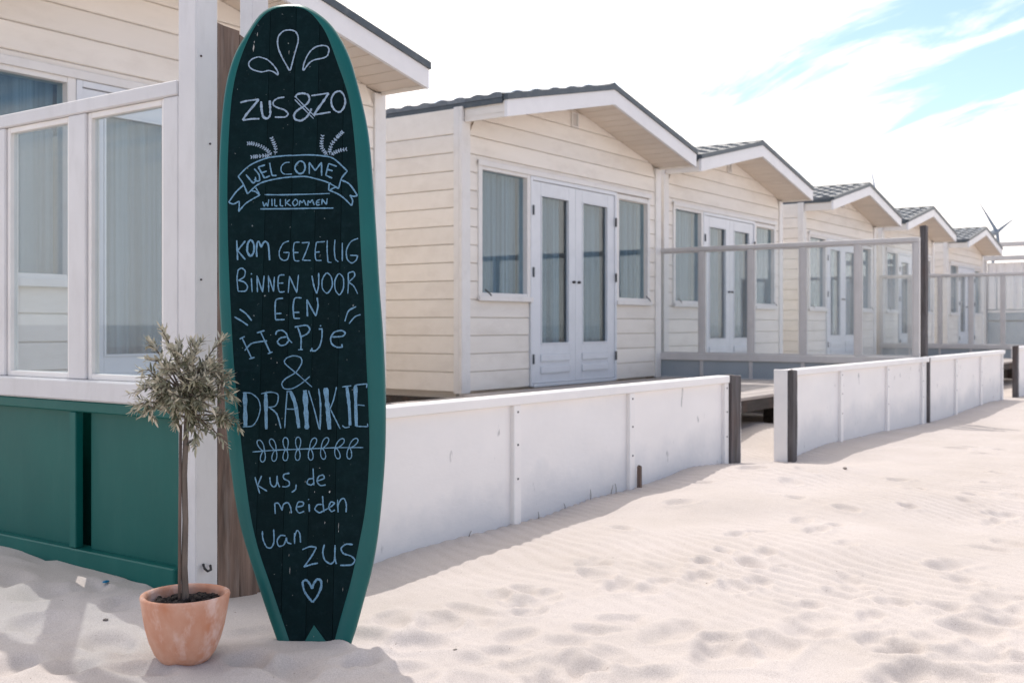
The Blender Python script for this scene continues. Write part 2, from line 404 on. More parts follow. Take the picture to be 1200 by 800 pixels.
def sand_sheet(xs, ys):
    X, Y = np.meshgrid(xs, ys)
    Z = sand_height(X, Y)
    Z = add_foot(Z, X, Y, xs, ys)
    far = np.clip((np.sqrt(X * X + Y * Y) - 60) / 60, 0, 1)
    Z = Z * (1 - far) + far * (-.1)
    # the beach falls to the sea
    Z = Z - np.clip((-Y - 28) / 30, 0, 3) * 1.2
    nx, ny = len(xs), len(ys)
    me = bpy.data.meshes.new('sand')
    co = np.stack([X, Y, Z], -1).reshape(-1, 3).astype(np.float32)
    idx = np.arange(nx * ny).reshape(ny, nx)
    q = np.stack([idx[:-1, :-1], idx[:-1, 1:], idx[1:, 1:], idx[1:, :-1]], -1).reshape(-1, 4)
    me.vertices.add(len(co)); me.vertices.foreach_set('co', co.ravel())
    me.loops.add(q.size); me.loops.foreach_set('vertex_index', q.ravel().astype(np.int32))
    me.polygons.add(len(q)); me.polygons.foreach_set('loop_start', np.arange(0, q.size, 4, dtype=np.int32)); me.polygons.foreach_set('loop_total', np.full(len(q), 4, dtype=np.int32))
    me.update(calc_edges=True); me.polygons.foreach_set('use_smooth', np.ones(len(q), dtype=bool))
    return me
def sand_material():
    m = bpy.data.materials.new('sand'); m.use_nodes = True
    t = m.node_tree; b = t.nodes['Principled BSDF']
    co = N('ShaderNodeTexCoord', t)
    def noise(s, d=4, r=.5):
        n = N('ShaderNodeTexNoise', t); n.inputs['Scale'].default_value = s; n.inputs['Detail'].default_value = d; n.inputs['Roughness'].default_value = r
        t.links.new(co.outputs['Object'], n.inputs['Vector']); return n.outputs['Fac']
    r = N('ShaderNodeValToRGB', t)
    r.color_ramp.elements[0].position = .3; r.color_ramp.elements[0].color = (.52, .467, .430, 1)
    r.color_ramp.elements[1].position = .7; r.color_ramp.elements[1].color = (.595, .538, .508, 1)
    t.links.new(noise(1.6, 6, .6), r.inputs[0])
    g = N('ShaderNodeMix', t, data_type='RGBA', blend_type='MULTIPLY'); g.inputs['Factor'].default_value = 1
    gr = N('ShaderNodeValToRGB', t); gr.color_ramp.elements[0].position = .30; gr.color_ramp.elements[0].color = (.70, .68, .66, 1); gr.color_ramp.elements[1].position = .6; gr.color_ramp.elements[1].color = (1.0, 1.0, 1.0, 1)
    t.links.new(noise(330, 3, .7), gr.inputs[0])
    t.links.new(r.outputs[0], g.inputs[6]); t.links.new(gr.outputs[0], g.inputs[7])
    sp = N('ShaderNodeMix', t, data_type='RGBA'); sp.inputs[7].default_value = (.16, .12, .10, 1)
    sr = N('ShaderNodeMapRange', t); sr.inputs['From Min'].default_value = .735; sr.inputs['From Max'].default_value = .77
    t.links.new(noise(75, 2, .6), sr.inputs['Value']); t.links.new(sr.outputs[0], sp.inputs['Factor']); t.links.new(g.outputs[2], sp.inputs[6])
    t.links.new(sp.outputs[2], b.inputs['Base Color'])
    b.inputs['Roughness'].default_value = .95; b.inputs['Specular IOR Level'].default_value = .15
    h = math_(t, 'ADD', math_(t, 'MULTIPLY', noise(240, 3, .7), .3), noise(26, 5, .6))
    bp = N('ShaderNodeBump', t); bp.inputs['Strength'].default_value = .35; bp.inputs['Distance'].default_value = .006
    t.links.new(h, bp.inputs['Height']); t.links.new(bp.outputs[0], b.inputs['Normal'])
    return m
structure(obj('sand', sand_sheet(xs, ys), sand_material()))
def sand_at(x, y):
    return float(sand_height(np.array([[float(x)]]), np.array([[float(y)]]), False)[0, 0])
# sea, seaward of the huts (only mirrored in their windows)
mw = material('sea_water', (.05, .10, .12), (.07, .13, .15), .4, (1, 3, 1), .12, .4, 2.5, 0)
structure(obj('sea', mesh('sea', [(-900, -1400, -.9), (1400, -1400, -.9), (1400, -48, -.9), (-900, -48, -.9)], [(0, 1, 2, 3)]), mw))

# ------------------------------------------------------------------ beach hut
HW, HD = 3.52, 5.0
SL = .22
def soff(x): return 2.29 + SL * min(x, HW - x)
ROWS = [(0.0, .165)] + [(.165 + .155 * i, .165 + .155 * (i + 1)) for i in range(16)]
def siding(name, z0, z1, fl, fr, along='x', side=1, back=0.0):
    prof = [(0, z0), (-.016, z0), (-.0215, z0 + .005), (-.0195, z1 - .010), (-.011, z1 - .0025), (0, z1 - .0025)]
    vs = []
    for f in (fl, fr):
        for y, z in prof:
            a = f(z) if callable(f) else f
            vs.append((a, y, z) if along == 'x' else ((y if side < 0 else HW - y), a, z))
    n = len(prof)
    fs = [(i, (i + 1) % n, n + (i + 1) % n, n + i) for i in range(n)] + [tuple(range(n)), tuple(range(n, 2 * n))]
    return mesh(name, vs, fs)
def fold_mesh(name, x0, x1, z0, z1, y, period=.085, amp=.036, seed=0):
    rs = random.Random(seed); n = int((x1 - x0) / .011); vs, fs = [], []
    ph = rs.random() * 6
    for i in range(n + 1):
        x = x0 + (x1 - x0) * i / n
        ph += .011 / period * 2 * math.pi * (.75 + .55 * math.sin(i * .21 + seed) * math.sin(i * .083 + 2 * seed))
        d = amp * math.sin(ph) * (.7 + .3 * math.sin(i * .3 + seed))
        vs += [(x, y + d, z0), (x, y + d * .75, z1)]
    for i in range(n): fs.append((2 * i, 2 * i + 2, 2 * i + 3, 2 * i + 1))
    return mesh(name, vs, fs, True)

def make_house():
    h = thing('beach_hut', '', 'beach hut', (0, 0, 0), 0, 'row of cream beach huts')
    # closed shell behind the boards
    op = [(.25, .97, .83, 1.92), (1.03, 2.53, .0, 1.88), (2.59, 3.24, .85, 1.87)]
    shell = [(.0, HW, 4.92, HD, 0, 2.35), (0.0, .06, .1, 4.92, 0, 2.36), (HW - .06, HW, .1, 4.92, 0, 2.36), (0.06, HW - .06, .1, 4.92, -.06, -.004),
             (0, .25, 0, .1, 0, 2.27), (.25, .97, 0, .1, 0, .83), (.25, .97, 0, .1, 1.92, 2.27), (.97, 1.03, 0, .1, 0, 2.27), (1.03, 2.53, 0, .1, 1.88, 2.27),
             (2.53, 2.59, 0, .1, 0, 2.27), (2.59, 3.24, 0, .1, 0, .85), (2.59, 3.24, 0, .1, 1.87, 2.27), (3.24, HW, 0, .1, 0, 2.27)]
    wall = obj('wall', boxes('wall', shell), M_CREAM, h)
    obj('gable_wall', mesh('gable_wall', [(0, 0.002, 2.27), (HW, 0.002, 2.27), (HW, 0.002, 2.285), (HW / 2, 0.002, 2.69), (0, 0.002, 2.285), (0, .1, 2.27), (HW, .1, 2.27), (HW, .1, 2.285), (HW / 2, .1, 2.69), (0, .1, 2.285)],
        [(0, 1, 2, 3, 4), (9, 8, 7, 6, 5), (0, 5, 6, 1), (1, 6, 7, 2), (2, 7, 8, 3), (3, 8, 9, 4), (4, 9, 5, 0)]), M_CREAM, h)
    obj('foundation_beam', boxes('foundation_beam', [(.02, .14, -.0, HD, -.30, -.062), (HW - .14, HW - .02, 0, HD, -.30, -.062), (1.6, 1.75, 0, HD, -.3, -.062)]), M_DECKDARK, h)
    # side boards (one mesh per row and side)
    for i, (z0, z1) in enumerate(ROWS[:15]):
        z1b = min(z1, 2.40)
        if i == 14: z1b = 2.40
        for sd_ in (-1, 1):
            obj('siding_board', siding('side_siding', z0, z1b, -.0, HD, 'y', sd_), M_CREAM, h)
    # the front boards, cut round window and door
    L, Rr = .088, HW - .088
    fl = lambda z: max(L, (z - 2.288) / SL)
    fr = lambda z: min(Rr, HW - (z - 2.288) / SL)
    for i, (z0, z1) in enumerate(ROWS):
        if i <= 4: segs = [(L, .985), (2.575, Rr)]
        elif z1 < 1.95: segs = [(L, .205), (3.295, Rr)]
        elif z0 < 1.95:
            for a, b in ((L, .205), (3.295, Rr)):
                obj('siding_board', siding('front_siding', z0, z1, a, b), M_CREAM, h)
            obj('siding_board', siding('front_siding', 1.975, z1, .2055, 3.2945), M_CREAM, h)
            continue
        else:
            z1 = min(z1, 2.69)
            if z0 > 2.66: continue
            obj('siding_board', siding('front_siding', z0, z1, fl, fr), M_CREAM, h); continue
        for a, b in segs:
            obj('siding_board', siding('front_siding', z0, z1, a, b), M_CREAM, h)
    # corner trims
    for x0, x1 in ((-.034, .086), (HW - .086, HW + .034)):
        box('corner_trim', x0, x1, -.036, .0 - .0005, -.015, 2.285, M_TRIM, h)
    for x0, x1 in ((-.034, -.0225), (HW + .0225, HW + .034)):
        box('corner_trim', x0, x1, .0, .055, -.015, 2.402, M_TRIM, h)
    for x0, x1 in ((-.034, -.001), (HW + .001, HW + .034)):
        box('corner_trim', x0, x1, -.036, -.0005, 2.2855, 2.402, M_TRIM, h)
    # windows
    def window(x0, x1, z0, z1, seed, stay):
        fr_ = obj('window', boxes('window', [(x0, x0 + .052, -.036, .07, z0, z1), (x1 - .052, x1, -.036, .07, z0, z1), (x0 + .052, x1 - .052, -.034, .07, z1 - .05, z1), (x0 + .052, x1 - .052, -.034, .07, z0 + .02, z0 + .06)], .003), M_TRIM, h)
        box('window_sill', x0 - .012, x1 + .012, -.062, -.0365, z0 - .012, z0 + .032, M_TRIM, fr_)
        g = boxes('pane', [(x0 + .05, x1 - .05, .012, .017, z0 + .055, z1 - .045)])
        obj('pane', g, M_PANE, fr_)
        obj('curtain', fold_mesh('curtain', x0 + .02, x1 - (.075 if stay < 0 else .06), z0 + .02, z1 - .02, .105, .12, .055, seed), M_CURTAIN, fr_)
        sx = x0 + .09 if stay > 0 else x1 - .1
        obj('window_stay', tube_mesh('window_stay', [(sx - .05, -.07, z0 + .085), (sx, -.085, z0 + .05), (sx + .035, -.075, z0 + .035)], .006, 6), M_BLACK, fr_)
        return fr_
    window(.205, .99, .785, 1.955, 3, 1)
    window(2.568, 3.295, .785, 1.925, 5, -1)
    box('head_trim', .19, 3.31, -.05, -.0365, 1.935, 1.985, M_TRIM, h)
    # door
    df = obj('door_frame', boxes('door_frame', [(.992, 1.028, -.04, .06, .0, 1.934), (2.532, 2.566, -.04, .06, .0, 1.934), (1.028, 2.532, -.04, .06, 1.897, 1.934), (1.028, 2.532, -.05, .06, -.01, .022)], .003), M_DOOR, h)
    for k, (x0, x1, gx0, gx1) in enumerate(((1.030, 1.775, 1.17, 1.66), (1.779, 2.530, 1.90, 2.395))):
        z0, z1 = .026, 1.893
        gz0, gz1 = .386, 1.775
        lf = obj('door_leaf', boxes('door_leaf', [(x0, gx0, -.028, .012, z0, z1), (gx1, x1, -.028, .012, z0, z1), (gx0, gx1, -.028, .012, gz1, z1), (gx0, gx1, -.028, .012, z0, gz0)], .0025), M_DOOR, h)
        obj('bead', boxes('bead', [(gx0, gx0 + .012, -.034, -.006, gz0, gz1), (gx1 - .012, gx1, -.034, -.006, gz0, gz1), (gx0 + .012, gx1 - .012, -.034, -.006, gz0, gz0 + .012), (gx0 + .012, gx1 - .012, -.034, -.006, gz1 - .012, gz1)]), M_DOOR, lf)
        obj('pane', boxes('pane', [(gx0 + .002, gx1 - .002, -.004, .001, gz0 + .002, gz1 - .002)]), M_PANE, lf)
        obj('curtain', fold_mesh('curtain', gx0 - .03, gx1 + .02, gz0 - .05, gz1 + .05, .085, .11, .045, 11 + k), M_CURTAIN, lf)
        for zb in (.255, .145):
            obj('raised_bar', boxes('raised_bar', [(gx0 - .01, gx1 + .01, -.040, -.0285, zb - .035, zb + .035)], .009), M_DOOR, lf)
        hx = x1 - .045 if k == 0 else x0 + .045
        obj('handle', tube_mesh('handle', [(hx, -.03, .98), (hx, -.055, .98)], .013, 10), M_BLACK, lf)
        for zz in (.25, 1.05, 1.62):
            xx = x0 - .008 if k == 0 else x1 + .004
            obj('hinge', boxes('hinge', [(xx - .009, xx + .009, -.056, -.0405, zz - .045, zz + .045)], .003), M_DARK if k == 0 else M_BLACK, lf)
    # vent in the gable
    v = obj('gable_vent', boxes('gable_vent', [(1.70, 1.715, -.04, -.022, 2.49, 2.63), (1.805, 1.82, -.04, -.022, 2.49, 2.63), (1.715, 1.805, -.04, -.022, 2.615, 2.63), (1.715, 1.805, -.04, -.022, 2.49, 2.505)] +
        [(1.715, 1.805, -.036, -.026, 2.512 + .017 * i, 2.519 + .017 * i) for i in range(6)]), M_TRIM, h)
    # roof
    OV = -.48
    def slope(name, off0, off1, y0, y1, x0, x1, m, b=0, ridge=2.85, parent=h):
        # slab between two heights below the roof surface, from x0 to x1 measured from the left eave
        out = []
        for s in (0, 1):
            f = (lambda x: x) if s == 0 else (lambda x: HW - x)
            zt = lambda x: ridge - SL * (HW / 2 - x)
            vs = []
            for x in (x0, x1):
                for y in (y0, y1):
                    for o_ in (off0, off1): vs.append((f(x), y, zt(x) + o_))
            me = mesh(name, vs, [(0, 1, 3, 2), (4, 6, 7, 5), (0, 4, 5, 1), (2, 3, 7, 6), (0, 2, 6, 4), (1, 5, 7, 3)])
            out.append(obj(name, me, m, parent))
        return out
    slope('roof', -.055, -.02, OV + .03, HD + .05, .0, HW / 2, M_DARK)
    slope('fascia_board', -.192, -.052, OV - .0, OV + .028, .0, HW / 2, M_FASCIA)
    slope('verge_trim', -.0505, .0, OV - .014, OV + .032, -.01, HW / 2 + .0, M_DARK)
    slope('eave_trim', -.075, -.03, OV + .04, HD + .05, -.016, -.002, M_DARK)
    # boxed sides of the overhang
    for x0, x1 in ((0.0, .022), (HW - .022, HW)):
        box('overhang_side', x0, x1, OV + .0285, -.037, 2.272, 2.405, M_CREAM, h, .002)
    # soffit boards: run from wall to fascia, side by side up the slope
    n = 13; w = (HW / 2 - .024) / n
    for s in (0, 1):
        for i in range(n):
            xa = .024 + i * w + .004; xb = .024 + (i + 1) * w - .004
            f = (lambda x: x) if s == 0 else (lambda x: HW - x)
            vs = []
            for x in (xa, xb):
                for y in (OV + .0285, -.002):
                    for o_ in (0, .016): vs.append((f(x), y, 2.291 + SL * x + o_))
            obj('soffit_board', mesh('soffit_board', vs, [(0, 1, 3, 2), (4, 6, 7, 5), (0, 4, 5, 1), (2, 3, 7, 6), (0, 2, 6, 4), (1, 5, 7, 3)]), M_SOFFIT, h)
    slope('soffit_backing', 0, .006, OV + .03, .0, .0, HW / 2, M_CREAM, ridge=2.291 + SL * HW / 2 + .018)
    # tiles
    TW, rows = .192, 6
    TL = (HW / 2 - .03) / rows
    def tile_geo(s, r, c):
        vs = []; f = (lambda x: x) if s == 0 else (lambda x: HW - x)
        prof = [(0, .002), (.03, .016), (.065, .021), (.10, .017), (.135, .006), (.165, .003), (TW + .006, .004)]
        x0 = -.02 + r * TL; x1 = x0 + TL + .02
        for x, l in ((x0, .020), (x1, .0)):
            for y, z in prof: vs.append((f(x), OV + .034 + c * TW + y, 2.85 - SL * (HW / 2 - x) + z + l - .018))
        m_ = len(prof)
        for y, z in prof: vs.append((f(x0), OV + .034 + c * TW + y, 2.85 - SL * (HW / 2 - x0) - .026))
        fs = [(i, i + 1, m_ + i + 1, m_ + i) for i in range(m_ - 1)] + [(i, 2 * m_ + i, 2 * m_ + i + 1, i + 1) for i in range(m_ - 1)]
        return vs, fs
    base = None
    for r in range(rows):
        for c in range(8):
            if base is None:
                vs, fs = tile_geo(0, 0, 0); base = mesh('roof_tile', vs, fs)
            obj('roof_tile', base, M_TILE, h, (r * TL, c * TW, r * TL * SL))
    V, F = [], []
    for s in (0, 1):
        for r in range(rows):
            for c in range(28):
                if s == 0 and c < 8: continue
                vs, fs = tile_geo(s, r, c); k = len(V); V += vs; F += [tuple(i + k for i in f) for f in fs]
    o = obj('roof_tiles', mesh('roof_tiles', V, F), M_TILE, h); o['kind'] = 'stuff'
    obj('ridge_cap', mesh('ridge_cap', [(HW / 2 - .09, OV, 2.835), (HW / 2, OV, 2.868), (HW / 2 + .09, OV, 2.835), (HW / 2 - .09, HD + .05, 2.835), (HW / 2, HD + .05, 2.868), (HW / 2 + .09, HD + .05, 2.835)], [(0, 1, 4, 3), (1, 2, 5, 4), (0, 2, 1), (3, 4, 5)]), M_DARK, h)
    return h
DZ = CAMZ - .57     # deck level
house = make_house()
HPOS = [(2.55, 5.52), (7.25, 5.67), (11.1, 5.77), (15.92, 5.93), (20.15, 6.01), (25.5, 6.17)]
HLAB = ['nearest cream beach hut at the left, behind the windbreak with dark green panels',
        'cream beach hut right of the surfboard, its pale blue double doors fully in view',
        'cream beach hut just behind the first grey windbreak, right of the fully visible hut',
        'fourth cream beach hut of the row, seen through windbreak panes, under the thin mast',
        'cream beach hut fifth of the row, its gable crossed by the tall dark post',
        'farthest cream beach hut at the right, a wind turbine behind its roof']
for i, (x, y) in enumerate(HPOS):
    o = house if i == 0 else copy_tree(house)
    o.location = (x, y, DZ); o['label'] = HLAB[i]

# ------------------------------------------------------------------ decks
def deck(x0, x1, y0, y1, label, planks=True):
    d = thing('wooden_deck', label, 'deck', (x0, y0, DZ), 0, 'decks in front of the huts')
    L = x1 - x0; n = int((y1 - y0) / .145)
    me = boxes('deck_plank', [(0, L, 0, .139, -.03, -.004)], .003)
    for i in range(n): obj('deck_plank', me, M_DECK, d, (0, i * .145, -random.uniform(0, .002)))
    obj('edge_beam', boxes('edge_beam', [(0, L, .004, .05, -.125, -.032)], .004), M_DECKDARK, d)
    for k in range(int(L / 1.2) + 1):
        obj('bearer', boxes('bearer', [(k * 1.2 + .02, k * 1.2 + .1, .052, n * .145, -.13, -.032)]), M_DECKDARK, d)
        obj('deck_foot', boxes('deck_foot', [(k * 1.2 + .01, k * 1.2 + .11, .3, .4, -.75, -.131)]), M_DECKDARK, d)
    return d
deck(2.34, 6.98, 3.47, 5.46, 'weathered plank deck between the surfboard and the nearest hut, mostly hidden')
deck(7.0, 10.70, 3.47, 5.61, 'weathered plank deck in front of the open-fronted hut, seen through the fence opening')
deck(10.92, 15.5, 3.47, 5.70, 'plank deck behind the first grey glass windbreak')
deck(15.52, 19.85, 3.47, 5.86, 'plank deck in front of the fourth hut')
deck(20.12, 25.3, 3.47, 5.94, 'plank deck in front of the fifth hut, behind the far windbreak')
deck(25.32, 29.6, 3.47, 6.1, 'farthest plank deck, before the last hut')

# ------------------------------------------------------------------ glass windbreaks (plane x = const)
def windbreak(x, y0, y1, ztop, zglass, zbase, bays, frame, panelm, glassm, label, th=.05, pale=None):
    w = thing('glass_windbreak', label, 'windbreak', (x, y0, CAMZ), 0, 'glass windbreaks between the huts')
    L = y1 - y0
    obj('top_rail', boxes('top_rail', [(-.006, th + .006, 0, L, ztop - .045, ztop)], .004), frame, w)
    obj('middle_rail', boxes('middle_rail', [(-.012, th + .006, 0, L, zglass - .075, zglass)], .005), frame, w)
    obj('bottom_rail', boxes('bottom_rail', [(-.004, th, 0, L, zbase, zbase + .05)], .004), frame, w)
    p = (L - .055) / bays
    for i in range(bays + 1):
        y = i * p
        obj('stile', boxes('stile', [(0, th, y, y + .055, zglass + .0005, ztop - .0455)], .004), frame, w)
        obj('lower_stile', boxes('lower_stile', [(0.002, th - .002, y + .008, y + .047, zbase + .0505, zglass - .0755)], .003), frame, w)
        if i < bays:
            bd = .014
            a, b = y + .055, y + p
            obj('bead', boxes('bead', [(.008, th - .008, a + .0005, a + bd, zglass + .001, ztop - .046), (.008, th - .008, b - bd, b - .0005, zglass + .001, ztop - .046), (.008, th - .008, a + bd, b - bd, zglass + .001, zglass + bd), (.008, th - .008, a + bd, b - bd, ztop - .046 - bd, ztop - .046)]), pale or frame, w)
            obj('glass_pane', boxes('glass_pane', [(th / 2 - .003, th / 2 + .003, a + bd - .004, b - bd + .004, zglass + bd - .004, ztop - .042 - bd)]), glassm, w)
            obj('lower_panel', boxes('lower_panel', [(th / 2 - .008, th / 2 + .008, y + .0475, y + p + .0075, zbase + .0505, zglass - .0755)]), panelm, w)
    return w
windbreak(10.8, 2.862, 5.74, .84, -.315, -.62, 5, M_FRAME, M_PANEL, M_SCREEN, 'grey framed glass windbreak crossing the deck from the open-fronted hut to the tall dark post')
windbreak(19.98, 2.86, 6.0, .885, -.35, -.62, 6, M_FRAME, M_PANEL, M_SCREEN, 'farther grey framed glass windbreak at the right edge, in front of the last huts')

# left windbreak with dark green panels
wl = thing('glass_windbreak', 'white framed glass windbreak over dark green panels, at the left behind the olive tree', 'windbreak', (2.2, 2.858, CAMZ), 0, 'glass windbreaks between the huts')
LL = 5.5 - 2.858; TH = .055
obj('top_rail', boxes('top_rail', [(-.004, TH + .006, 0, LL, .726, .774)], .004), M_WFRAME, wl)
obj('sill_rail', boxes('sill_rail', [(-.022, TH + .01, 0, LL, -.262, -.19)], .006), M_WFRAME, wl)
pitch = .506
yst = [(0, .075)] + [(.497 + k * pitch, .598 + k * pitch) for k in range(4)] + [(LL - .07, LL)]
for a, b in yst:
    obj('stile', boxes('stile', [(0, TH, a, b, -.1895, .7255)], .004), M_WFRAME, wl)
for i in range(len(yst) - 1):
    a, b = yst[i][1], yst[i + 1][0]
    if b - a < .1: continue
    t_, u_ = -.1895, .7255; bd = .02
    obj('bead', boxes('bead', [(.010, TH - .012, a + .0005, a + bd, t_, u_), (.010, TH - .012, b - bd, b - .0005, t_, u_), (.010, TH - .012, a + bd, b - bd, t_, t_ + bd), (.010, TH - .012, a + bd, b - bd, u_ - bd, u_)], .002), M_TRIM, wl)
    obj('glass_pane', boxes('glass_pane', [(TH / 2 - .003, TH / 2 + .003, a + bd - .004, b - bd + .004, t_ + bd - .004, u_ - bd + .004)]), M_SCREEN2, wl)
obj('green_rail', boxes('green_rail', [(-.014, TH, 0, LL, -.300, -.2625)], .004), M_GREEN, wl)
obj('green_base_rail', boxes('green_base_rail', [(-.016, TH, 0, LL, -1.0, -.772)], .004), M_GREEN, wl)
for k in range(3):
    a = .535 + k * pitch * 2
    if a < LL - .05: obj('green_batten', boxes('green_batten', [(-.010, .021, a + .004, a + .042, -.7715, -.3005)], .003), M_GREEN, wl)
for k in range(4):
    a = 0.002 if k == 0 else .5805 + (k - 1) * pitch * 2
    b = min(.495 + k * pitch * 2, LL)
    if b - a > .1: obj('green_panel', boxes('green_panel', [(.022, .036, a, b, -.7715, -.3005)]), M_GREEN, wl)
obj('backing_board', boxes('backing_board', [(.1, .115, .1, LL, -.9, -.31)]), M_GREEN, wl)

# ------------------------------------------------------------------ posts
wp = thing('white_post', 'square white painted post rising out of the frame between green windbreak and surfboard', 'post', (2.2, 2.77, 0))
obj('post_shaft', boxes('post_shaft', [(0, .0872, 0, .0872, -.25, 2.25)], .004), M_WFRAME, wp)
obj('post_cap', boxes('post_cap', [(-.01, .097, -.01, .097, 2.25, 2.275)], .004), M_WFRAME, wp)
hk = [(.028, -.002, .128), (.022, -.014, .118), (.030, -.02, .108), (.045, -.018, .11), (.05, -.008, .122)]
obj('hook', tube_mesh('hook', hk, .004, 6), M_BLACK, wp)
for nx, nz_ in ((.02, 1.72), (.055, 1.45), (.02, 1.02), (.03, .62)):
    obj('nail_head', tube_mesh('nail_head', [(nx, .001, nz_), (nx, -.003, nz_)], .0035, 6), M_GREYWOOD, wp)

def rough_post(name, lab, cat, x0, x1, y0, y1, z0, z1, m, top_slope=0, parent=None, seed=1):
    rs = random.Random(seed); vs, fs = [], []
    nz_ = max(3, int((z1 - z0) / .09)); ring = []
    pr = [(x0, y0), ((x0 * 2 + x1) / 3, y0), ((x0 + 2 * x1) / 3, y0), (x1, y0), (x1, y1), (x0, y1)]
    for k in range(nz_ + 1):
        z = z0 + (z1 - z0) * k / nz_
        for (x, y) in pr:
            zz = z + (top_slope * (x - x0) if k == nz_ else 0)
            vs.append((x + rs.uniform(-.0018, .0018), y + rs.uniform(-.002, .002), zz + (rs.uniform(-.006, .006) if k == nz_ else 0)))
    n = len(pr)
    for k in range(nz_):
        for i in range(n): fs.append((k * n + i, k * n + (i + 1) % n, (k + 1) * n + (i + 1) % n, (k + 1) * n + i))
    fs.append(tuple(range(nz_ * n, nz_ * n + n))); fs.append(tuple(range(n)))
    o = obj(name, mesh(name, vs, fs), m, parent)
    if lab: tag(o, lab, cat)
    return o
bp = thing('wooden_post', 'weathered brown wooden plank post directly behind the surfboard', 'post', (0, 0, 0))
rough_post('plank', None, None, 2.295, 2.385, 2.782, 2.85, -.2, CAMZ + .965, M_WOOD, -.12, bp, 3)
rough_post('plank', None, None, 2.389, 2.462, 2.786, 2.86, -.2, CAMZ + .945, M_WOOD, -.15, bp, 4)
rough_post('plank', None, None, 2.466, 2.53, 2.80, 2.86, -.2, CAMZ + .60, M_WOOD, -.1, bp, 5)
bw = box('white_post', 2.735, 2.815, 3.12, 3.19, -.1, 2.2, M_WFRAME); tag(bw, 'slim white post whose top shows just behind the tip of the surfboard', 'post')
rough_post('dark_post', 'tall dark grey post at the beach end of the grey glass windbreak', 'post', 10.99, 11.075, 2.85, 2.905, -.4, CAMZ + .965, M_GREYWOOD, 0, None, 8)

# ------------------------------------------------------------------ low white fences (plane y = 2.78)
def fence_mat():
    m = material('fence_panel_paint', (.87, .835, .81), (.83, .795, .77), 2.5, (1, 1, 2), .5, .12, 22, .012, dirt=(.66, .67, .69), dirt_amt=.35, dirt_scale=1.4)
    t = m.node_tree; b = t.nodes['Principled BSDF']; src = b.inputs['Base Color'].links[0].from_socket
    g = N('ShaderNodeNewGeometry', t); sx = N('ShaderNodeSeparateXYZ', t); t.links.new(g.outputs['Position'], sx.inputs[0])
    n = N('ShaderNodeTexNoise', t); n.inputs['Scale'].default_value = 2.1; n.inputs['Detail'].default_value = 7; n.inputs['Roughness'].default_value = .6
    t.links.new(g.outputs['Position'], n.inputs['Vector'])
    a = math_(t, 'SUBTRACT', math_(t, 'ADD', .0, math_(t, 'MULTIPLY', n.outputs['Fac'], .58)), sx.outputs['Z'])   # algae stain with an uneven upper edge
    r = N('ShaderNodeMapRange', t); r.inputs['From Min'].default_value = .02; r.inputs['From Max'].default_value = .24; r.inputs['To Max'].default_value = .62
    t.links.new(a, r.inputs['Value'])
    x = N('ShaderNodeMix', t, data_type='RGBA'); x.inputs[7].default_value = (.50, .52, .555, 1)
    t.links.new(r.outputs[0], x.inputs['Factor']); t.links.new(src, x.inputs[6])
    # small dark scuffs
    mp = N('ShaderNodeMapping', t); mp.inputs['Scale'].default_value = (1, 1, .45); mp.inputs['Rotation'].default_value = (0, .6, 0)
    t.links.new(g.outputs['Position'], mp.inputs['Vector'])
    n2 = N('ShaderNodeTexNoise', t); n2.inputs['Scale'].default_value = 17; n2.inputs['Detail'].default_value = 3
    t.links.new(mp.outputs[0], n2.inputs['Vector'])
    r2 = N('ShaderNodeMapRange', t); r2.inputs['From Min'].default_value = .70; r2.inputs['From Max'].default_value = .76; r2.inputs['To Max'].default_value = .6
    t.links.new(n2.outputs['Fac'], r2.inputs['Value'])
    y = N('ShaderNodeMix', t, data_type='RGBA'); y.inputs[7].default_value = (.22, .22, .23, 1)
    t.links.new(r2.outputs[0], y.inputs['Factor']); t.links.new(x.outputs[2], y.inputs[6]); t.links.new(y.outputs[2], b.inputs['Base Color'])
    return m
M_FPANEL = fence_mat()
FY = 2.78
def fence(x0, x1, battens, label, ends, zt=-.312):
    f = thing('white_fence', label, 'fence', (x0, FY, 0), 0, 'low white wooden fences on the sand')
    zt = CAMZ + zt; L = x1 - x0
    obj('top_rail', boxes('top_rail', [(0, L, -.022, .062, zt - .045, zt)], .005), M_WHITE, f)
    xs_ = [0] + [b - x0 for b in battens] + [L]
    prev = 0.0
    for b in battens:
        c = b - x0
        obj('batten', boxes('batten', [(c, c + .055, -.016, .052, -.3, zt - .0455)], .003), M_WHITE, f)
    edges = [0.0]
    for b in battens: edges += [b - x0, b - x0 + .055]
    edges.append(L)
    for i in range(0, len(edges), 2):
        if edges[i + 1] - edges[i] > .03:
            obj('panel', boxes('panel', [(edges[i] + .0005, edges[i + 1] - .0005, .006, .026, -.3, zt - .0455)]), M_FPANEL, f)
    sv = []
    for b in battens:
        c = b - x0 + .0275
        for z in (zt - .075, zt - .22, zt - .37): sv.append((c - .004, c + .004, -.019, -.0155, z - .004, z + .004))
    o = obj('screw_heads', boxes('screw_heads', sv), M_GREYWOOD, f); o['kind'] = 'stuff'
    obj('rear_rail', boxes('rear_rail', [(0.001, L - .001, .027, .06, zt - .16, zt - .0465)], .003), M_WHITE, f)
    return f
f1 = fence(2.54, 6.19, [3.915, 4.955, 6.13], 'low white fence between the surfboard and the opening onto the deck', None)
rough_post('end_post', None, None, 6.191 - 2.54, 6.33 - 2.54, -.03, .045, -.3, CAMZ - .315, M_GREYWOOD, 0, f1, 21)
obj('end_cap', boxes('end_cap', [(6.332 - 2.54, 6.36 - 2.54, -.02, .07, -.3, CAMZ - .318)], .003), M_WHITE, f1)
f2 = fence(7.15, 10.77, [8.25, 9.45, 10.55], 'low white fence right of the opening, with a dark wooden post at its near end', None)
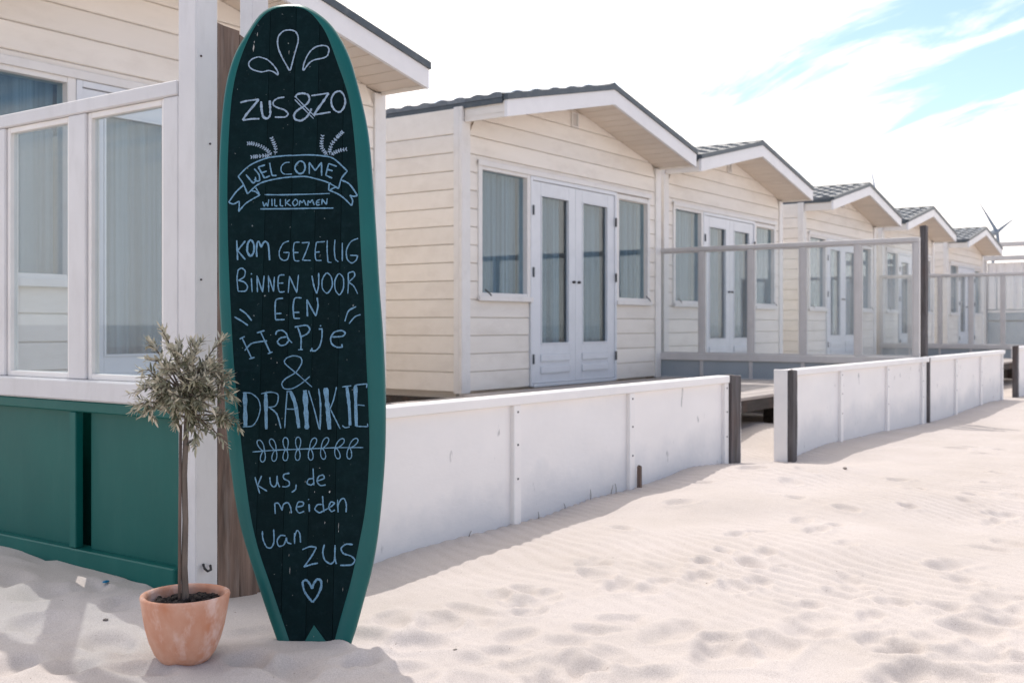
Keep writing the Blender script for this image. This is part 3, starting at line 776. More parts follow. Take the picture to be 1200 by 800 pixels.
rough_post('end_post', None, None, -.02, .052, -.064, -.0235, -.3, CAMZ - .312, M_GREYWOOD, 0, f2, 22)
obj('end_cap', boxes('end_cap', [(-.024, -.001, -.022, .075, -.3, CAMZ - .308)], .003), M_WHITE, f2)
f3 = fence(10.82, 14.24, [11.84, 12.98, 14.1], 'low white fence running on to the right beyond the tall dark post', None)
obj('joint_post', boxes('joint_post', [(-.034, -.004, -.018, .05, -.3, CAMZ - .318)], .003), M_GREYWOOD, f3)
f4 = fence(15.0, 22.0, [16.2, 17.4, 18.6, 19.8, 21.0], 'farthest low white fence, cut by the right edge, behind a short dark post', None, -.285)
rough_post('dark_post', 'short dark wooden post standing in front of the fence gap at the right edge', 'post', 14.86, 14.95, 2.74, 2.80, -.3, CAMZ - .27, M_GREYWOOD, 0, None, 27)
rough_post('wooden_peg', 'short brown wooden peg in the sand against the low white fence', 'peg', 5.018, 5.036, 2.74, 2.757, -.12, CAMZ - .745, M_WOOD, .3, None, 31)

# ------------------------------------------------------------------ surfboard sign
# the board's own plane: stands in the sand, leans back on the post
BC = on_z(367, 750, CAMZ - .875); BC.z = CAMZ - .875
BR = Vector((math.sin(AZ), -math.cos(AZ), 0)); BR = Matrix.Rotation(R(-3), 3, 'Z') @ BR
BACK = Vector((-BR.y, BR.x, 0)); 
lean = R(5.6)
BU = (Vector((0, 0, 1)) * math.cos(lean) + BACK * math.sin(lean)).normalized()
BN = BR.cross(BU).normalized()       # out of the face, towards the beach
def bloc(px, py):
    d = ray(px, py); o = Vector((0, 0, CAMZ))
    t = (BC - o).dot(BN) / d.dot(BN); p = o + d * t - BC
    return (p.dot(BR), p.dot(BU))
sb = thing('surfboard_sign', 'tall dark surfboard with teal rim and chalk lettering, stuck upright in the sand', 'surfboard', BC)
sb.rotation_euler = Matrix((BR, BU, BN)).transposed().to_euler()      # local x right, y up the board, z out of the face
OUT_L = [(345, 3), (325, 3.75), (312.5, 8), (303.8, 14.4), (296, 24), (287.5, 37.5), (278.8, 51), (272, 65), (267, 80), (262.5, 99), (259, 125), (256, 162), (254.2, 205), (254, 250), (254, 300), (254.5, 345), (257, 387), (259.8, 436), (262, 485), (265.5, 526), (273, 584), (280, 620), (295, 669), (310, 714.5), (321, 746), (337, 790)]
OUT_R = [(400, 790), (412, 749.6), (415.5, 740.5), (425, 705), (435, 669), (442, 630), (447, 581), (450.6, 532), (451.2, 495), (451, 457), (449, 408), (446.5, 370), (443.7, 338), (440.5, 280), (438.5, 250), (434.5, 190), (431, 156), (426.5, 132), (422, 112.5), (416.6, 91.5), (410.5, 70), (404, 54), (395, 38), (387.5, 27.5), (380, 20), (371, 13), (361, 7), (352.5, 3.8)]
IN_L = [(340, 7.6), (327.5, 8.8), (318.8, 11.5), (310, 17), (301, 27.5), (291, 45), (282.5, 66), (277, 84), (273.8, 99), (271, 117), (269, 142), (267, 180), (266.3, 215), (266.5, 250), (267.2, 290), (269, 335), (271.2, 380), (273.5, 420), (276, 450), (279.3, 484), (282.3, 518), (287.7, 563), (293.4, 604), (299.5, 632), (306.5, 655.5), (317, 685), (327, 715), (337, 744), (350, 784)]
IN_R = [(383, 784), (392, 750), (401, 716), (410, 686), (416, 660), (422, 630), (427.5, 602), (431.3, 564), (433, 528), (432.6, 500), (431, 460), (428.8, 415), (426.5, 350), (424, 315), (422, 275), (420.5, 240), (418.3, 202), (416, 172), (413.3, 145), (410, 120), (405, 101), (396.5, 77.5), (391, 62), (386, 48), (380, 35), (371, 22.5), (362.5, 13.8), (352.5, 9)]
def smooth_closed(pts, n=2):
    for _ in range(n):
        q = []
        for i in range(len(pts)):
            a = pts[i]; b = pts[(i + 1) % len(pts)]
            q += [(a[0] * .75 + b[0] * .25, a[1] * .75 + b[1] * .25), (a[0] * .25 + b[0] * .75, a[1] * .25 + b[1] * .75)]
        pts = q
    return pts
outer = smooth_closed([bloc(*p) for p in OUT_L + OUT_R], 2)
inner = smooth_closed([bloc(*p) for p in IN_L + IN_R], 2)
def inset(pts, d):
    out = []; n = len(pts)
    cx = sum(p[0] for p in pts) / n; cy = sum(p[1] for p in pts) / n
    for i in range(n):
        a = Vector(pts[i - 1]); b = Vector(pts[i]); c = Vector(pts[(i + 1) % n])
        t = (c - a).normalized(); nr = Vector((-t.y, t.x))
        if nr.dot(Vector((cx, b.y if abs(b.y - cy) < .7 else cy)) - b) < 0: nr = -nr
        out.append((b.x + nr.x * d, b.y + nr.y * d))
    return out
def resample(pts, n):
    P = [Vector(p) for p in pts]; P.append(P[0]); d = [0]
    for i in range(len(P) - 1): d.append(d[-1] + (P[i + 1] - P[i]).length)
    out = []; j = 0
    for k in range(n):
        s = d[-1] * k / n
        while d[j + 1] < s: j += 1
        f = (s - d[j]) / (d[j + 1] - d[j] + 1e-9); q = P[j].lerp(P[j + 1], f); out.append((q.x, q.y))
    return out
NO = 260
outer = resample(outer, NO)
# inner ring resampled by closest direction so that ring quads stay tidy
inner_r = resample(inner, NO)
vs, fs = [], []
rings = [(outer, -.020, .006), (outer, -.026, .0), ]
def ring(pts, z): 
    k = len(vs); vs.extend([(p[0], p[1], z) for p in pts]); return k
r0 = ring(inset(outer, .010), -.036); r1 = ring(inset(outer, .0025), -.028); r2 = ring(outer, -.018); r3 = ring(inset(outer, .0025), -.008); r4 = ring(inset(outer, .009), -.0025); r5 = ring(inset(inner_r, -.0015), .0006); r6 = ring(inset(inner_r, .003), -.004)
for a, b in ((r0, r1), (r1, r2), (r2, r3), (r3, r4), (r4, r5), (r5, r6)):
    for i in range(NO): fs.append((a + i, a + (i + 1) % NO, b + (i + 1) % NO, b + i))
fs.append(tuple(range(r0, r0 + NO)))
obj('board_rim', mesh('board_rim', vs, fs, True), M_TEAL, sb)
def clip_poly(pts, x, keep_right):
    out = []
    for i in range(len(pts)):
        a, b = pts[i - 1], pts[i]
        ia = (a[0] >= x) == keep_right; ib = (b[0] >= x) == keep_right
        if ia != ib:
            f = (x - a[0]) / (b[0] - a[0]); out.append((x, a[1] + f * (b[1] - a[1])))
        if ib: out.append(b)
    return out
def prism(name, pts, z0, z1):
    n = len(pts); v = [(p[0], p[1], z0) for p in pts] + [(p[0], p[1], z1) for p in pts]
    f = [tuple(range(n)), tuple(range(n, 2 * n))] + [(i, (i + 1) % n, n + (i + 1) % n, n + i) for i in range(n)]
    return mesh(name, v, f)
cuts = [bloc(px, 380)[0] for px in (222, 307, 338, 366.5, 397, 480)]
for i in range(len(cuts) - 1):
    p = clip_poly(clip_poly(inner, cuts[i] + .0006, True), cuts[i + 1] - .0006, False)
    if len(p) > 3: obj('board_plank', prism('board_plank', p, -.03, -.0006 + .0003 * (i % 2)), M_BOARD, sb)
tri = [bloc(368, 732), bloc(346, 770), bloc(396, 770)]
tail = obj('tail_patch', prism('tail_patch', tri, -.01, .0012), M_TEAL, sb); tail['label'] = 'teal triangle at the foot of the board'

def catmull(p, closed=False, step=6):
    if len(p) < 3: return p
    out = []
    n = len(p)
    for i in range(n - 1):
        a = p[i - 1] if i > 0 else (p[-2] if closed else p[0]); b = p[i]; c = p[i + 1]; d = p[i + 2] if i + 2 < n else (p[1] if closed else p[-1])
        # sharp corner: keep straight
        for k in range(step):
            t = k / step
            q = []
            for j in (0, 1):
                m1 = (c[j] - a[j]) * .42; m2 = (d[j] - b[j]) * .42
                q.append((2 * t ** 3 - 3 * t * t + 1) * b[j] + (t ** 3 - 2 * t * t + t) * m1 + (-2 * t ** 3 + 3 * t * t) * c[j] + (t ** 3 - t * t) * m2)
            out.append(tuple(q))
    out.append(p[-1])
    return out
rs_ch = random.Random(3)
def ribbon(V, F, pts, w, z=.0022):
    P = [Vector(bloc(*p)) for p in pts]
    n = len(P); k = len(V); hw = w * .92 * 3.1 / FPX / 2
    for i in range(n):
        t = (P[min(i + 1, n - 1)] - P[max(i - 1, 0)])
        if t.length < 1e-7: t = Vector((1, 0))
        t.normalize(); nr = Vector((-t.y, t.x)); s = hw * rs_ch.uniform(.7, 1.22)
        if i in (0, n - 1): s *= .7
        zz = z + .0000
        V.append((P[i].x + nr.x * s, P[i].y + nr.y * s, zz)); V.append((P[i].x - nr.x * s, P[i].y - nr.y * s, zz))
    for i in range(n - 1): F.append((k + 2 * i, k + 2 * i + 1, k + 2 * i + 3, k + 2 * i + 2))
LAYER = [0]
def writing(name, label, org, sc_, strokes, w=1.7, m=None, smooth=True):
    """strokes: list of polylines read off an enlargement with origin org and scale sc_; an item (w, polyline) sets its own width"""
    V, F = [], []
    for s in strokes:
        ww = w
        if isinstance(s[0], (int, float)): ww, s = s
        p = [(org[0] + x / sc_, org[1] + y / sc_) for x, y in s]
        if smooth and len(p) > 2: p = catmull(p, p[0] == p[-1])
        elif len(p) == 2:
            a, b = p; p = [(a[0] + (b[0] - a[0]) * t / 6, a[1] + (b[1] - a[1]) * t / 6) for t in range(7)]
        LAYER[0] += 1
        ribbon(V, F, p, ww, .0016 + .00002 * (LAYER[0] % 40))
    o = obj(name, mesh(name, V, F), m or M_CHALK, sb)
    if label: o['label'] = label
    return o
A_, B_, C_ = (250, 0), (330, 0), (260, 90)
writing('chalk_drop', None, A_, 8, [[(460, 545), (420, 538), (370, 555), (335, 590), (340, 630), (380, 660), (455, 678), (520, 665), (570, 680), (608, 705), (600, 665), (560, 610), (510, 565), (460, 545)]], 1.7, M_CHALKW)
writing('chalk_drop', None, A_, 8, [[(718, 665), (690, 620), (650, 550), (615, 470), (603, 400), (615, 340), (660, 295), (720, 285), (770, 300), (795, 345), (795, 400), (775, 470), (750, 560), (735, 620), (718, 665)]], 1.9, M_CHALKW)
writing('chalk_drop', None, B_, 8, [[(205, 665), (208, 610), (235, 540), (270, 485), (320, 445), (380, 430), (430, 440), (445, 475), (430, 525), (390, 548), (310, 565), (260, 595), (205, 665)]], 1.8, M_CHALKW)
S = writing
S('chalk_word', 'ZUS & ZO in thick pale capitals', C_, 6.667, [
    (2.6, [(145, 205), (200, 190), (290, 180)]), (3.2, [(290, 180), (240, 240), (190, 300), (165, 342)]), (2.4, [(165, 342), (230, 332), (295, 330)]),
    (3.0, [(308, 195), (312, 260), (325, 315), (355, 328), (378, 300), (378, 230), (375, 188)]),
    [(490, 162), (440, 170), (405, 195), (405, 225), (440, 245), (490, 262), (518, 290), (500, 315), (460, 318), (415, 318)],
    (1.4, [(718, 330), (650, 262), (570, 180)]), (1.4, [(728, 312), (660, 245), (583, 165)]),
    (2.6, [(575, 165), (590, 140), (635, 132), (675, 145), (685, 180), (665, 215), (620, 245), (580, 275), (565, 305), (575, 335), (620, 345), (660, 320), (690, 280), (700, 250)]),
    [(700, 150), (760, 142), (835, 130)], (3.2, [(835, 130), (800, 185), (760, 240), (720, 300)]), [(720, 300), (780, 290), (850, 278)],
    (2.4, [(915, 115), (880, 130), (857, 175), (860, 225), (885, 265), (920, 278), (950, 250), (965, 200), (955, 150), (935, 122), (915, 115)])], 2.1, M_CHALKW)
D_, E_ = (260, 150), (340, 150)
def fern(org, pts, side=15):
    p = catmull(pts, step=5); out = [pts]
    acc = 0; 
    for i in range(1, len(p)):
        a, b = p[i - 1], p[i]; dx, dy = b[0] - a[0], b[1] - a[1]; L = math.hypot(dx, dy); acc += L
        if acc > 14:
            acc = 0; ux, uy = dx / L, dy / L
            for s in (-1, 1):
                q = (b[0] + ux * 10 - uy * s * side, b[1] + uy * 10 + ux * s * side)
                out.append((1.5, [b, ((b[0] + q[0]) / 2 - ux * 1, (b[1] + q[1]) / 2 - uy * 1), q]))
    return [(.7, out[0])] + out[1:]
for org, stems in ((D_, ([(222, 135), (260, 135), (310, 148), (360, 172), (400, 203), (425, 238)], [(425, 85), (445, 130), (460, 175), (455, 232)], [(258, 250), (320, 243), (380, 238), (415, 246)])),
                   (E_, ([(278, 65), (270, 120), (272, 170), (300, 212), (325, 235)], [(452, 32), (400, 85), (360, 135), (340, 190), (340, 230)], [(482, 183), (430, 192), (385, 210), (350, 235)]))):
    for st in stems: writing('chalk_fern', None, org, 7.28, fern(org, st[::-1]), 1.2, M_CHALKW)
S('chalk_banner', 'ribbon banner outline', D_, 7.28, [
    [(140, 415), (220, 335), (300, 290), (400, 255), (520, 240), (600, 236)], (1.9, [(140, 415), (185, 480), (220, 565)]), [(220, 565), (300, 490), (380, 455), (500, 430), (600, 418)],
    [(190, 485), (120, 550), (60, 635)], [(60, 635), (100, 650), (150, 625)], [(150, 625), (150, 665), (145, 715)], [(145, 715), (200, 650), (260, 610), (325, 575)], [(325, 575), (305, 535), (290, 512)], [(255, 538), (290, 545), (325, 575)]], 1.9)
S('chalk_banner', 'ribbon banner outline', E_, 7.28, [
    [(10, 238), (130, 232), (230, 235), (340, 250), (400, 285), (490, 370)], [(490, 370), (440, 430), (415, 520)], [(10, 420), (130, 416), (220, 435), (320, 465), (415, 520)],
    [(440, 447), (500, 475), (545, 530), (575, 580)], [(575, 580), (540, 585), (510, 575)], [(510, 575), (535, 620), (525, 665)], [(525, 665), (460, 600), (400, 560), (330, 532)], [(330, 532), (335, 480), (350, 473)], [(345, 530), (370, 515), (405, 505)]], 1.9)
S('chalk_word', 'WELCOME inside the banner', D_, 7.28, [
    [(208, 400), (240, 440), (268, 473)], [(268, 473), (290, 455), (288, 420)], [(278, 440), (300, 455), (325, 452)], [(325, 452), (318, 400), (278, 350)],
    [(312, 335), (340, 385), (365, 430)], [(365, 430), (412, 410)], [(312, 335), (370, 318)], [(340, 385), (385, 370)],
    [(410, 300), (418, 350), (430, 408)], [(430, 408), (468, 408)], (1.4, [(580, 295), (540, 300), (510, 330), (508, 370), (535, 395), (600, 395)]),
    (2.2, [(667, 285), (632, 320), (627, 355), (657, 390), (692, 385), (712, 345), (702, 300), (667, 285)]),
    [(747, 395), (747, 295)], [(747, 295), (797, 365)], [(797, 365), (852, 295)], [(852, 295), (852, 410)],
    [(912, 305), (887, 405)], [(887, 405), (942, 430)], [(912, 305), (982, 330)], [(900, 355), (947, 368)]], 2.0)
S('chalk_line', None, D_, 7.28, [[(365, 570), (500, 572), (760, 566), (922, 560)]], 1.6)
S('chalk_line', None, D_, 7.28, [[(330, 692), (600, 690), (780, 686), (952, 685)]], 1.9)
S('chalk_word', 'WILLKOMMEN in small capitals', D_, 7.28, [
    [(350, 630), (362, 672)], [(362, 672), (380, 640)], [(380, 640), (393, 672)], [(393, 672), (402, 610)], [(428, 605), (430, 668)], [(452, 605), (452, 665)], [(452, 665), (475, 668)], [(500, 608), (500, 665)], [(500, 665), (525, 668)],
    [(545, 608), (545, 668)], [(582, 612), (550, 640)], [(550, 640), (592, 668)], [(625, 612), (605, 640), (622, 666), (648, 645), (643, 618), (625, 612)],
    [(662, 665), (667, 620)], [(667, 620), (687, 640)], [(687, 640), (702, 615)], [(702, 615), (720, 662)], [(734, 665), (737, 620)], [(737, 620), (754, 640)], [(754, 640), (772, 612)], [(772, 612), (790, 660)],
    [(840, 612), (815, 622), (807, 640), (812, 658), (840, 656)], [(812, 637), (834, 637)], [(854, 656), (857, 608)], [(857, 608), (894, 656)], [(894, 656), (900, 602)]], 1.6)
F_ = (260, 260)
S('chalk_word', 'KOM', F_, 6.667, [[(118, 145), (125, 300)], [(185, 150), (125, 225)], [(125, 225), (185, 295)], (2.6, [(230, 142), (205, 170), (200, 230), (225, 268), (250, 240), (252, 180), (230, 142)]),
    (2.3, [(275, 275), (272, 220), (276, 162)]), (2.3, [(276, 162), (290, 155), (308, 200)]), (2.3, [(308, 200), (325, 165), (345, 155), (365, 185), (374, 300)])], 2.1)
S('chalk_word', 'GEZELLIG', F_, 6.667, [[(525, 150), (480, 170), (450, 230), (455, 280), (485, 302), (515, 290), (528, 240)], [(528, 240), (482, 240)],
    [(610, 160), (568, 166), (560, 230), (570, 300), (608, 305)], [(562, 240), (600, 240)], [(625, 165), (685, 160)], [(685, 160), (660, 230), (630, 300)], [(630, 300), (697, 302)],
    [(807, 155), (740, 160)], [(740, 160), (730, 230), (737, 297), (780, 302)], [(732, 238), (767, 235)], [(825, 145), (823, 220), (830, 315)], [(830, 315), (857, 318)], [(885, 140), (880, 220), (888, 290), (912, 312)], [(942, 165), (942, 308)],
    [(1065, 130), (1010, 155), (975, 220), (980, 290), (1015, 322), (1050, 300), (1062, 264)], [(1062, 264), (1003, 262)]], 1.6)
S('chalk_word', 'BINNEN', F_, 6.667, [[(130, 372), (120, 440), (128, 542)], [(128, 542), (185, 540), (202, 505), (175, 470), (130, 458)], [(130, 458), (175, 430), (184, 385), (155, 362), (128, 378)],
    [(232, 440), (238, 550)], [(231, 402), (234, 411)], (1.9, [(280, 550), (275, 420)]), (1.9, [(275, 420), (320, 550)]), (1.9, [(320, 550), (332, 420)]), [(368, 548), (365, 420)], [(365, 420), (405, 545)], [(405, 545), (412, 430)],
    [(490, 415), (448, 422), (440, 490), (452, 546), (492, 545)], [(445, 480), (482, 478)], [(520, 555), (530, 425)], [(530, 425), (587, 555)], [(587, 555), (600, 415)]], 1.7)
S('chalk_word', 'VOOR', F_, 6.667, [(1.9, [(705, 420), (720, 500), (742, 560)]), (1.9, [(742, 560), (757, 500), (758, 400)]), [(820, 400), (787, 450), (787, 520), (825, 558), (864, 500), (855, 430), (820, 400)],
    [(915, 405), (885, 460), (888, 530), (920, 570), (950, 520), (950, 440), (915, 405)], [(985, 560), (990, 480), (988, 400)], [(988, 400), (1030, 390), (1037, 425), (990, 472)], [(990, 472), (1030, 500), (1062, 562)]], 1.6)
G_ = (260, 330)
S('chalk_word', 'EEN', G_, 6.667, [[(480, 130), (425, 142), (417, 220), (421, 298)], [(421, 298), (492, 296)], [(420, 250), (467, 248)], [(625, 128), (572, 130), (558, 200), (565, 287)], [(565, 287), (612, 287)], [(560, 240), (607, 240)],
    (2.2, [(670, 272), (665, 140)]), (2.2, [(665, 140), (735, 270)]), [(735, 270), (752, 190), (745, 125)]], 1.9)
for k, s in enumerate(([(140, 215), (190, 250), (235, 305)], [(100, 275), (160, 310), (205, 342)], [(1050, 195), (990, 230), (962, 310)], [(1085, 257), (1040, 275), (995, 328)])):
    S('chalk_dash', None, G_, 6.667, [s], 1.9)
S('chalk_word', 'Hapje in serifed letters', G_, 6.667, [[(140, 448), (180, 428)], [(160, 440), (235, 600)], [(215, 603), (258, 590)], [(275, 400), (335, 382)], [(305, 395), (380, 555)], [(360, 562), (398, 548)], [(180, 538), (230, 485), (290, 470), (355, 462)],
    [(422, 415), (432, 388), (470, 380), (505, 405), (520, 445), (550, 478)], [(508, 430), (460, 440), (436, 470), (460, 498), (500, 490), (525, 458)],
    [(570, 355), (620, 345), (665, 342), (688, 370), (670, 405), (622, 430)], [(595, 358), (620, 440), (618, 530)], [(598, 532), (634, 530)],
    [(771, 340), (774, 350)], [(758, 370), (788, 370)], [(785, 372), (782, 440), (765, 505), (730, 540), (697, 535)], [(692, 545), (708, 518)],
    [(862, 432), (940, 427), (965, 402), (935, 382), (880, 395), (852, 440), (860, 485), (900, 512), (944, 510)], [(944, 512), (938, 488)]], 1.9)
H_ = (260, 400)
S('chalk_ampersand', None, H_, 6.667, [[(705, 355), (600, 262), (495, 172), (505, 132), (560, 112), (615, 125), (625, 168), (580, 240), (500, 290), (470, 330), (490, 368), (550, 368), (620, 330), (690, 272)]], 1.5)
S('chalk_word', 'DRANKJE in tall letters with wide filled stems', H_, 6.667, [
    (5.2, [(182, 400), (184, 530), (186, 662)]), [(165, 400), (230, 405), (285, 450), (302, 520), (282, 600), (240, 658), (165, 665)],
    (4.4, [(345, 405), (347, 550), (349, 685)]), [(308, 408), (380, 395), (438, 412), (438, 470), (415, 505), (365, 513)], (1.9, [(370, 513), (430, 565), (463, 678)]),
    [(512, 395), (500, 540), (493, 675)], (4.2, [(537, 390), (575, 490), (603, 675)]), [(505, 527), (572, 528)], [(505, 392), (545, 388)],
    (6.2, [(650, 380), (658, 530), (666, 685)]), (1.6, [(678, 382), (720, 520), (762, 685)]), (1.9, [(757, 368), (772, 500), (768, 688)]),
    (5.6, [(812, 362), (827, 520), (842, 686)]), (1.6, [(897, 355), (872, 460), (845, 527)]), (1.6, [(850, 530), (890, 610), (925, 682)]),
    [(940, 355), (1012, 345)], (4.2, [(977, 350), (995, 500), (1003, 655)]), [(1000, 665), (965, 672), (942, 655)],
    (4.6, [(1045, 342), (1047, 500), (1052, 660)]), [(1045, 340), (1135, 330)], [(1135, 330), (1131, 362)], [(1060, 494), (1117, 500)], [(1050, 662), (1142, 664)], [(1142, 664), (1138, 640)]], 1.5)
I_ = (270, 500)
S('chalk_line', None, I_, 7.06, [[(185, 206), (400, 190), (640, 181), (880, 171), (1100, 170)]], 1.4)
for cx, cy, au, al_ in ((278, 198, -28, -172), (375, 192, -24, -170), (463, 187, -4, -174), (562, 184, 0, -176), (662, 182, 26, -184), (757, 176, 30, -192), (872, 174, 42, -196), (985, 172, 42, -180)):
    st = []
    for ang, L_, wd in ((au, 100, 27), (al_, 92, 25)):
        a = R(ang); ux, uy = math.sin(a), -math.cos(a); pts = []
        for k in range(13):
            q = math.pi * 2 * k / 12
            d_ = L_ * (1 - math.cos(q)) / 2; s_ = wd * math.sin(q) * (.55 + .45 * d_ / L_)
            pts.append((cx + ux * d_ - uy * s_, cy + uy * d_ + ux * s_))
        st.append(pts)
    S('chalk_loop', None, I_, 7.06, st, 1.3)
S('chalk_word', 'Kus, de', I_, 7.06, [[(205, 415), (225, 485), (245, 550)], [(260, 403), (228, 482)], [(228, 482), (305, 530)], [(328, 415), (335, 470), (360, 495), (382, 475), (388, 402)], [(388, 402), (392, 455), (410, 497)],
    [(490, 382), (445, 392), (443, 425), (485, 450), (488, 480), (460, 494), (430, 492)], [(545, 475), (540, 515), (508, 540)], [(685, 342), (688, 410), (692, 482)], [(688, 425), (648, 432), (636, 465), (668, 480), (691, 462)],
    [(722, 445), (775, 425), (768, 398), (732, 408), (718, 450), (745, 483), (790, 478)]], 1.7)
S('chalk_word', 'meiden', I_, 7.06, [[(372, 718), (368, 630)], [(368, 630), (400, 632), (430, 690)], [(430, 690), (440, 640), (475, 625), (498, 660), (506, 712)], [(548, 662), (600, 650), (603, 622), (562, 622), (546, 675), (570, 710), (612, 695)],
    (2.3, [(652, 637), (655, 700)]), [(646, 595), (649, 602)], [(764, 570), (768, 640), (776, 702)], [(766, 640), (722, 642), (700, 680), (738, 708), (772, 690)], [(776, 690), (830, 660), (862, 630), (832, 620), (815, 665), (838, 698), (866, 685)],
    [(892, 705), (888, 600)], [(892, 645), (915, 600), (942, 592), (960, 640), (958, 705)]], 1.7)
J_ = (290, 600)
S('chalk_word', 'Van', J_, 6.667, [[(118, 145), (122, 205), (150, 268), (185, 275), (208, 230), (206, 132)], [(300, 182), (260, 180), (234, 218), (245, 262), (285, 252), (306, 195)], [(306, 195), (312, 232), (345, 245)], [(370, 245), (368, 160)], [(370, 190), (388, 140), (410, 165), (416, 235)]], 1.7)
S('chalk_word', 'ZUS in capitals', J_, 6.667, [[(430, 290), (490, 266), (540, 273)], [(540, 273), (500, 345), (442, 426)], [(442, 426), (500, 405), (552, 395)], [(602, 250), (590, 310), (605, 370), (650, 400), (680, 370), (686, 255)], [(686, 255), (684, 350), (696, 402)],
    [(825, 250), (770, 248), (733, 280), (752, 320), (810, 340), (840, 372), (812, 408), (725, 412)]], 2.0)
S('chalk_heart', None, J_, 6.667, [[(505, 595), (490, 560), (460, 527), (433, 545), (445, 610), (478, 662), (510, 700)], [(510, 700), (545, 655), (575, 590), (576, 535), (548, 520), (522, 550), (505, 595)]], 2.8)
# flecks of worn paint
V, F = [], []
for x, y, w_, h_ in ((297.5, 57, 1.6, 9), (298.4, 50, .9, 3), (302, 41, .8, 5), (345, 62, .5, 2.5), (339, 62, .3, 6),  (340, 668, .35, 9), (339, 650, .4, 3), (397, 622, .8, 2.5), (397, 616, .4, 9), (381, 612, .8, 3),
                     (386.5, 576, 2.2, 3), (369, 576, .9, 2), (375, 548, .9, 1), (340, 600, .6, 3), (402, 690, .3, 5), (384, 680, .3, 5), (325, 425, .8, 2), (368, 745, .5, 2), (318, 420, .5, 2)):
    a = bloc(x - w_ / 2, y - h_ / 2); b = bloc(x + w_ / 2, y + h_ / 2); k = len(V); c = ((a[0] + b[0]) / 2, (a[1] + b[1]) / 2)
    V += [(c[0], a[1], .0032), (b[0], c[1] + (a[1] - b[1]) * .2, .0032), (c[0], b[1], .0032), (a[0], c[1] - (a[1] - b[1]) * .1, .0032)]; F.append((k, k + 1, k + 2, k + 3))
obj('paint_chips', mesh('paint_chips', V, F), material('bare_chip', (.42, .42, .40), None, 30, var=0), sb)['kind'] = 'stuff'

# ------------------------------------------------------------------ pot and olive tree
def terracotta():
    m = material('terracotta', (.63, .37, .27), (.53, .22, .12), 17, (1, 1, .7), .9, .35, 60, 0, dirt=(.72, .52, .45), dirt_amt=.85, dirt_scale=15, dirt_stretch=(1, 1, .55), hi=.4)
    return m
PC = on_z(217, 768, CAMZ - .862); PC.z = CAMZ - .872
pot = thing('terracotta_pot', 'weathered terracotta flowerpot standing in the sand left of the surfboard', 'flowerpot', PC)
prof = [(0, -.01), (.045, -.008), (.062, .002), (.077, .024), (.090, .058), (.100, .098), (.107, .14), (.1115, .172), (.1135, .184), (.112, .1895), (.107, .191), (.1015, .188), (.0985, .178), (.098, .16), (.094, .12), (.06, .1), (0, .1)]
vs, fs = [], []; n = 64
for i, (r_, z) in enumerate(prof):
    z *= .91
    for k in range(n):
        q = 2 * math.pi * k / n; w = 1 + .004 * math.sin(3 * q + z * 20)
        vs.append((r_ * w * math.cos(q), r_ * w * math.sin(q), z))
for i in range(len(prof) - 1):
    for k in range(n): fs.append((i * n + k, i * n + (k + 1) % n, (i + 1) * n + (k + 1) % n, (i + 1) * n + k))
obj('pot_body', mesh('pot_body', vs, fs, True), terracotta(), pot)
rs = random.Random(9)
bm = bmesh.new()
M_SOIL = material('dark_potting_soil', (.045, .032, .025), (.02, .014, .011), 40, (1, 1, 1), .95, .6, 120, .1, dirt=(.14, .11, .09), dirt_amt=.5, dirt_scale=60)
bmesh.ops.create_circle(bm, cap_ends=True, radius=.1005, segments=32, matrix=Matrix.Translation((0, 0, .141)))
for i in range(230):
    a = rs.random() * 6.28; r_ = .095 * math.sqrt(rs.random()); s = rs.uniform(.004, .011)
    bmesh.ops.create_icosphere(bm, subdivisions=1, radius=s, matrix=Matrix.Translation((r_ * math.cos(a), r_ * math.sin(a), .143 + (1 - r_ / .1) * .010 + rs.uniform(-.002, .006))) @ Matrix.Rotation(rs.random() * 3, 4, 'X') @ Matrix.Diagonal((1.3, 1, .7, 1)))
me = bpy.data.meshes.new('soil'); bm.to_mesh(me); bm.free()
so_ = obj('soil', me, M_SOIL, pot); so_['kind'] = 'stuff'

tree = thing('olive_tree', 'small grey-green olive tree with a round crown growing in the terracotta pot', 'tree', PC + Vector((0, 0, .140)))
M_BARK = material('olive_bark', (.20, .16, .13), (.10, .08, .065), 20, (3, 3, .6), .9, .6, 40, 0)
CT = .505        # height of the trunk top above the soil
top = Vector((.006, 0, CT))
obj('trunk', tube_mesh('trunk', [(0, 0, -.02), (.0005, 0, .03), (-.002, .001, .1), (0, -.001, .22), (-.002, .001, .34), (.002, 0, .43), top], [.0125, .0095, .0085, .0078, .0075, .007, .0065], 10), M_BARK, tree)
obj('support_stake', tube_mesh('support_stake', [(-.0135, .006, -.02), (-.0125, .005, .25), (-.011, .004, .47)], [.0042, .0042, .004], 7), M_WOOD, tree)
def leaf_mat(name, c1, c2, under):
    m = bpy.data.materials.new(name); m.use_nodes = True; t = m.node_tree; b = t.nodes['Principled BSDF']
    g = N('ShaderNodeNewGeometry', t)
    r_ = N('ShaderNodeMix', t, data_type='RGBA'); r_.inputs[6].default_value = (*c1, 1); r_.inputs[7].default_value = (*c2, 1)
    t.links.new(g.outputs['Random Per Island'], r_.inputs['Factor'])
    x = N('ShaderNodeMix', t, data_type='RGBA'); x.inputs[7].default_value = (*under, 1)
    t.links.new(g.outputs['Backfacing'], x.inputs['Factor']); t.links.new(r_.outputs[2], x.inputs[6]); t.links.new(x.outputs[2], b.inputs['Base Color'])
    b.inputs['Roughness'].default_value = .5
    return m
M_LEAF = leaf_mat('olive_leaf', (.055, .065, .03), (.38, .36, .25), (.52, .49, .40))
rs = random.Random(21)
CR = Vector((-.004, 0, CT + .098))
right_w = Vector((math.sin(AZ), -math.cos(AZ), 0))
twigs = []; branches_v, branches_f = [], []
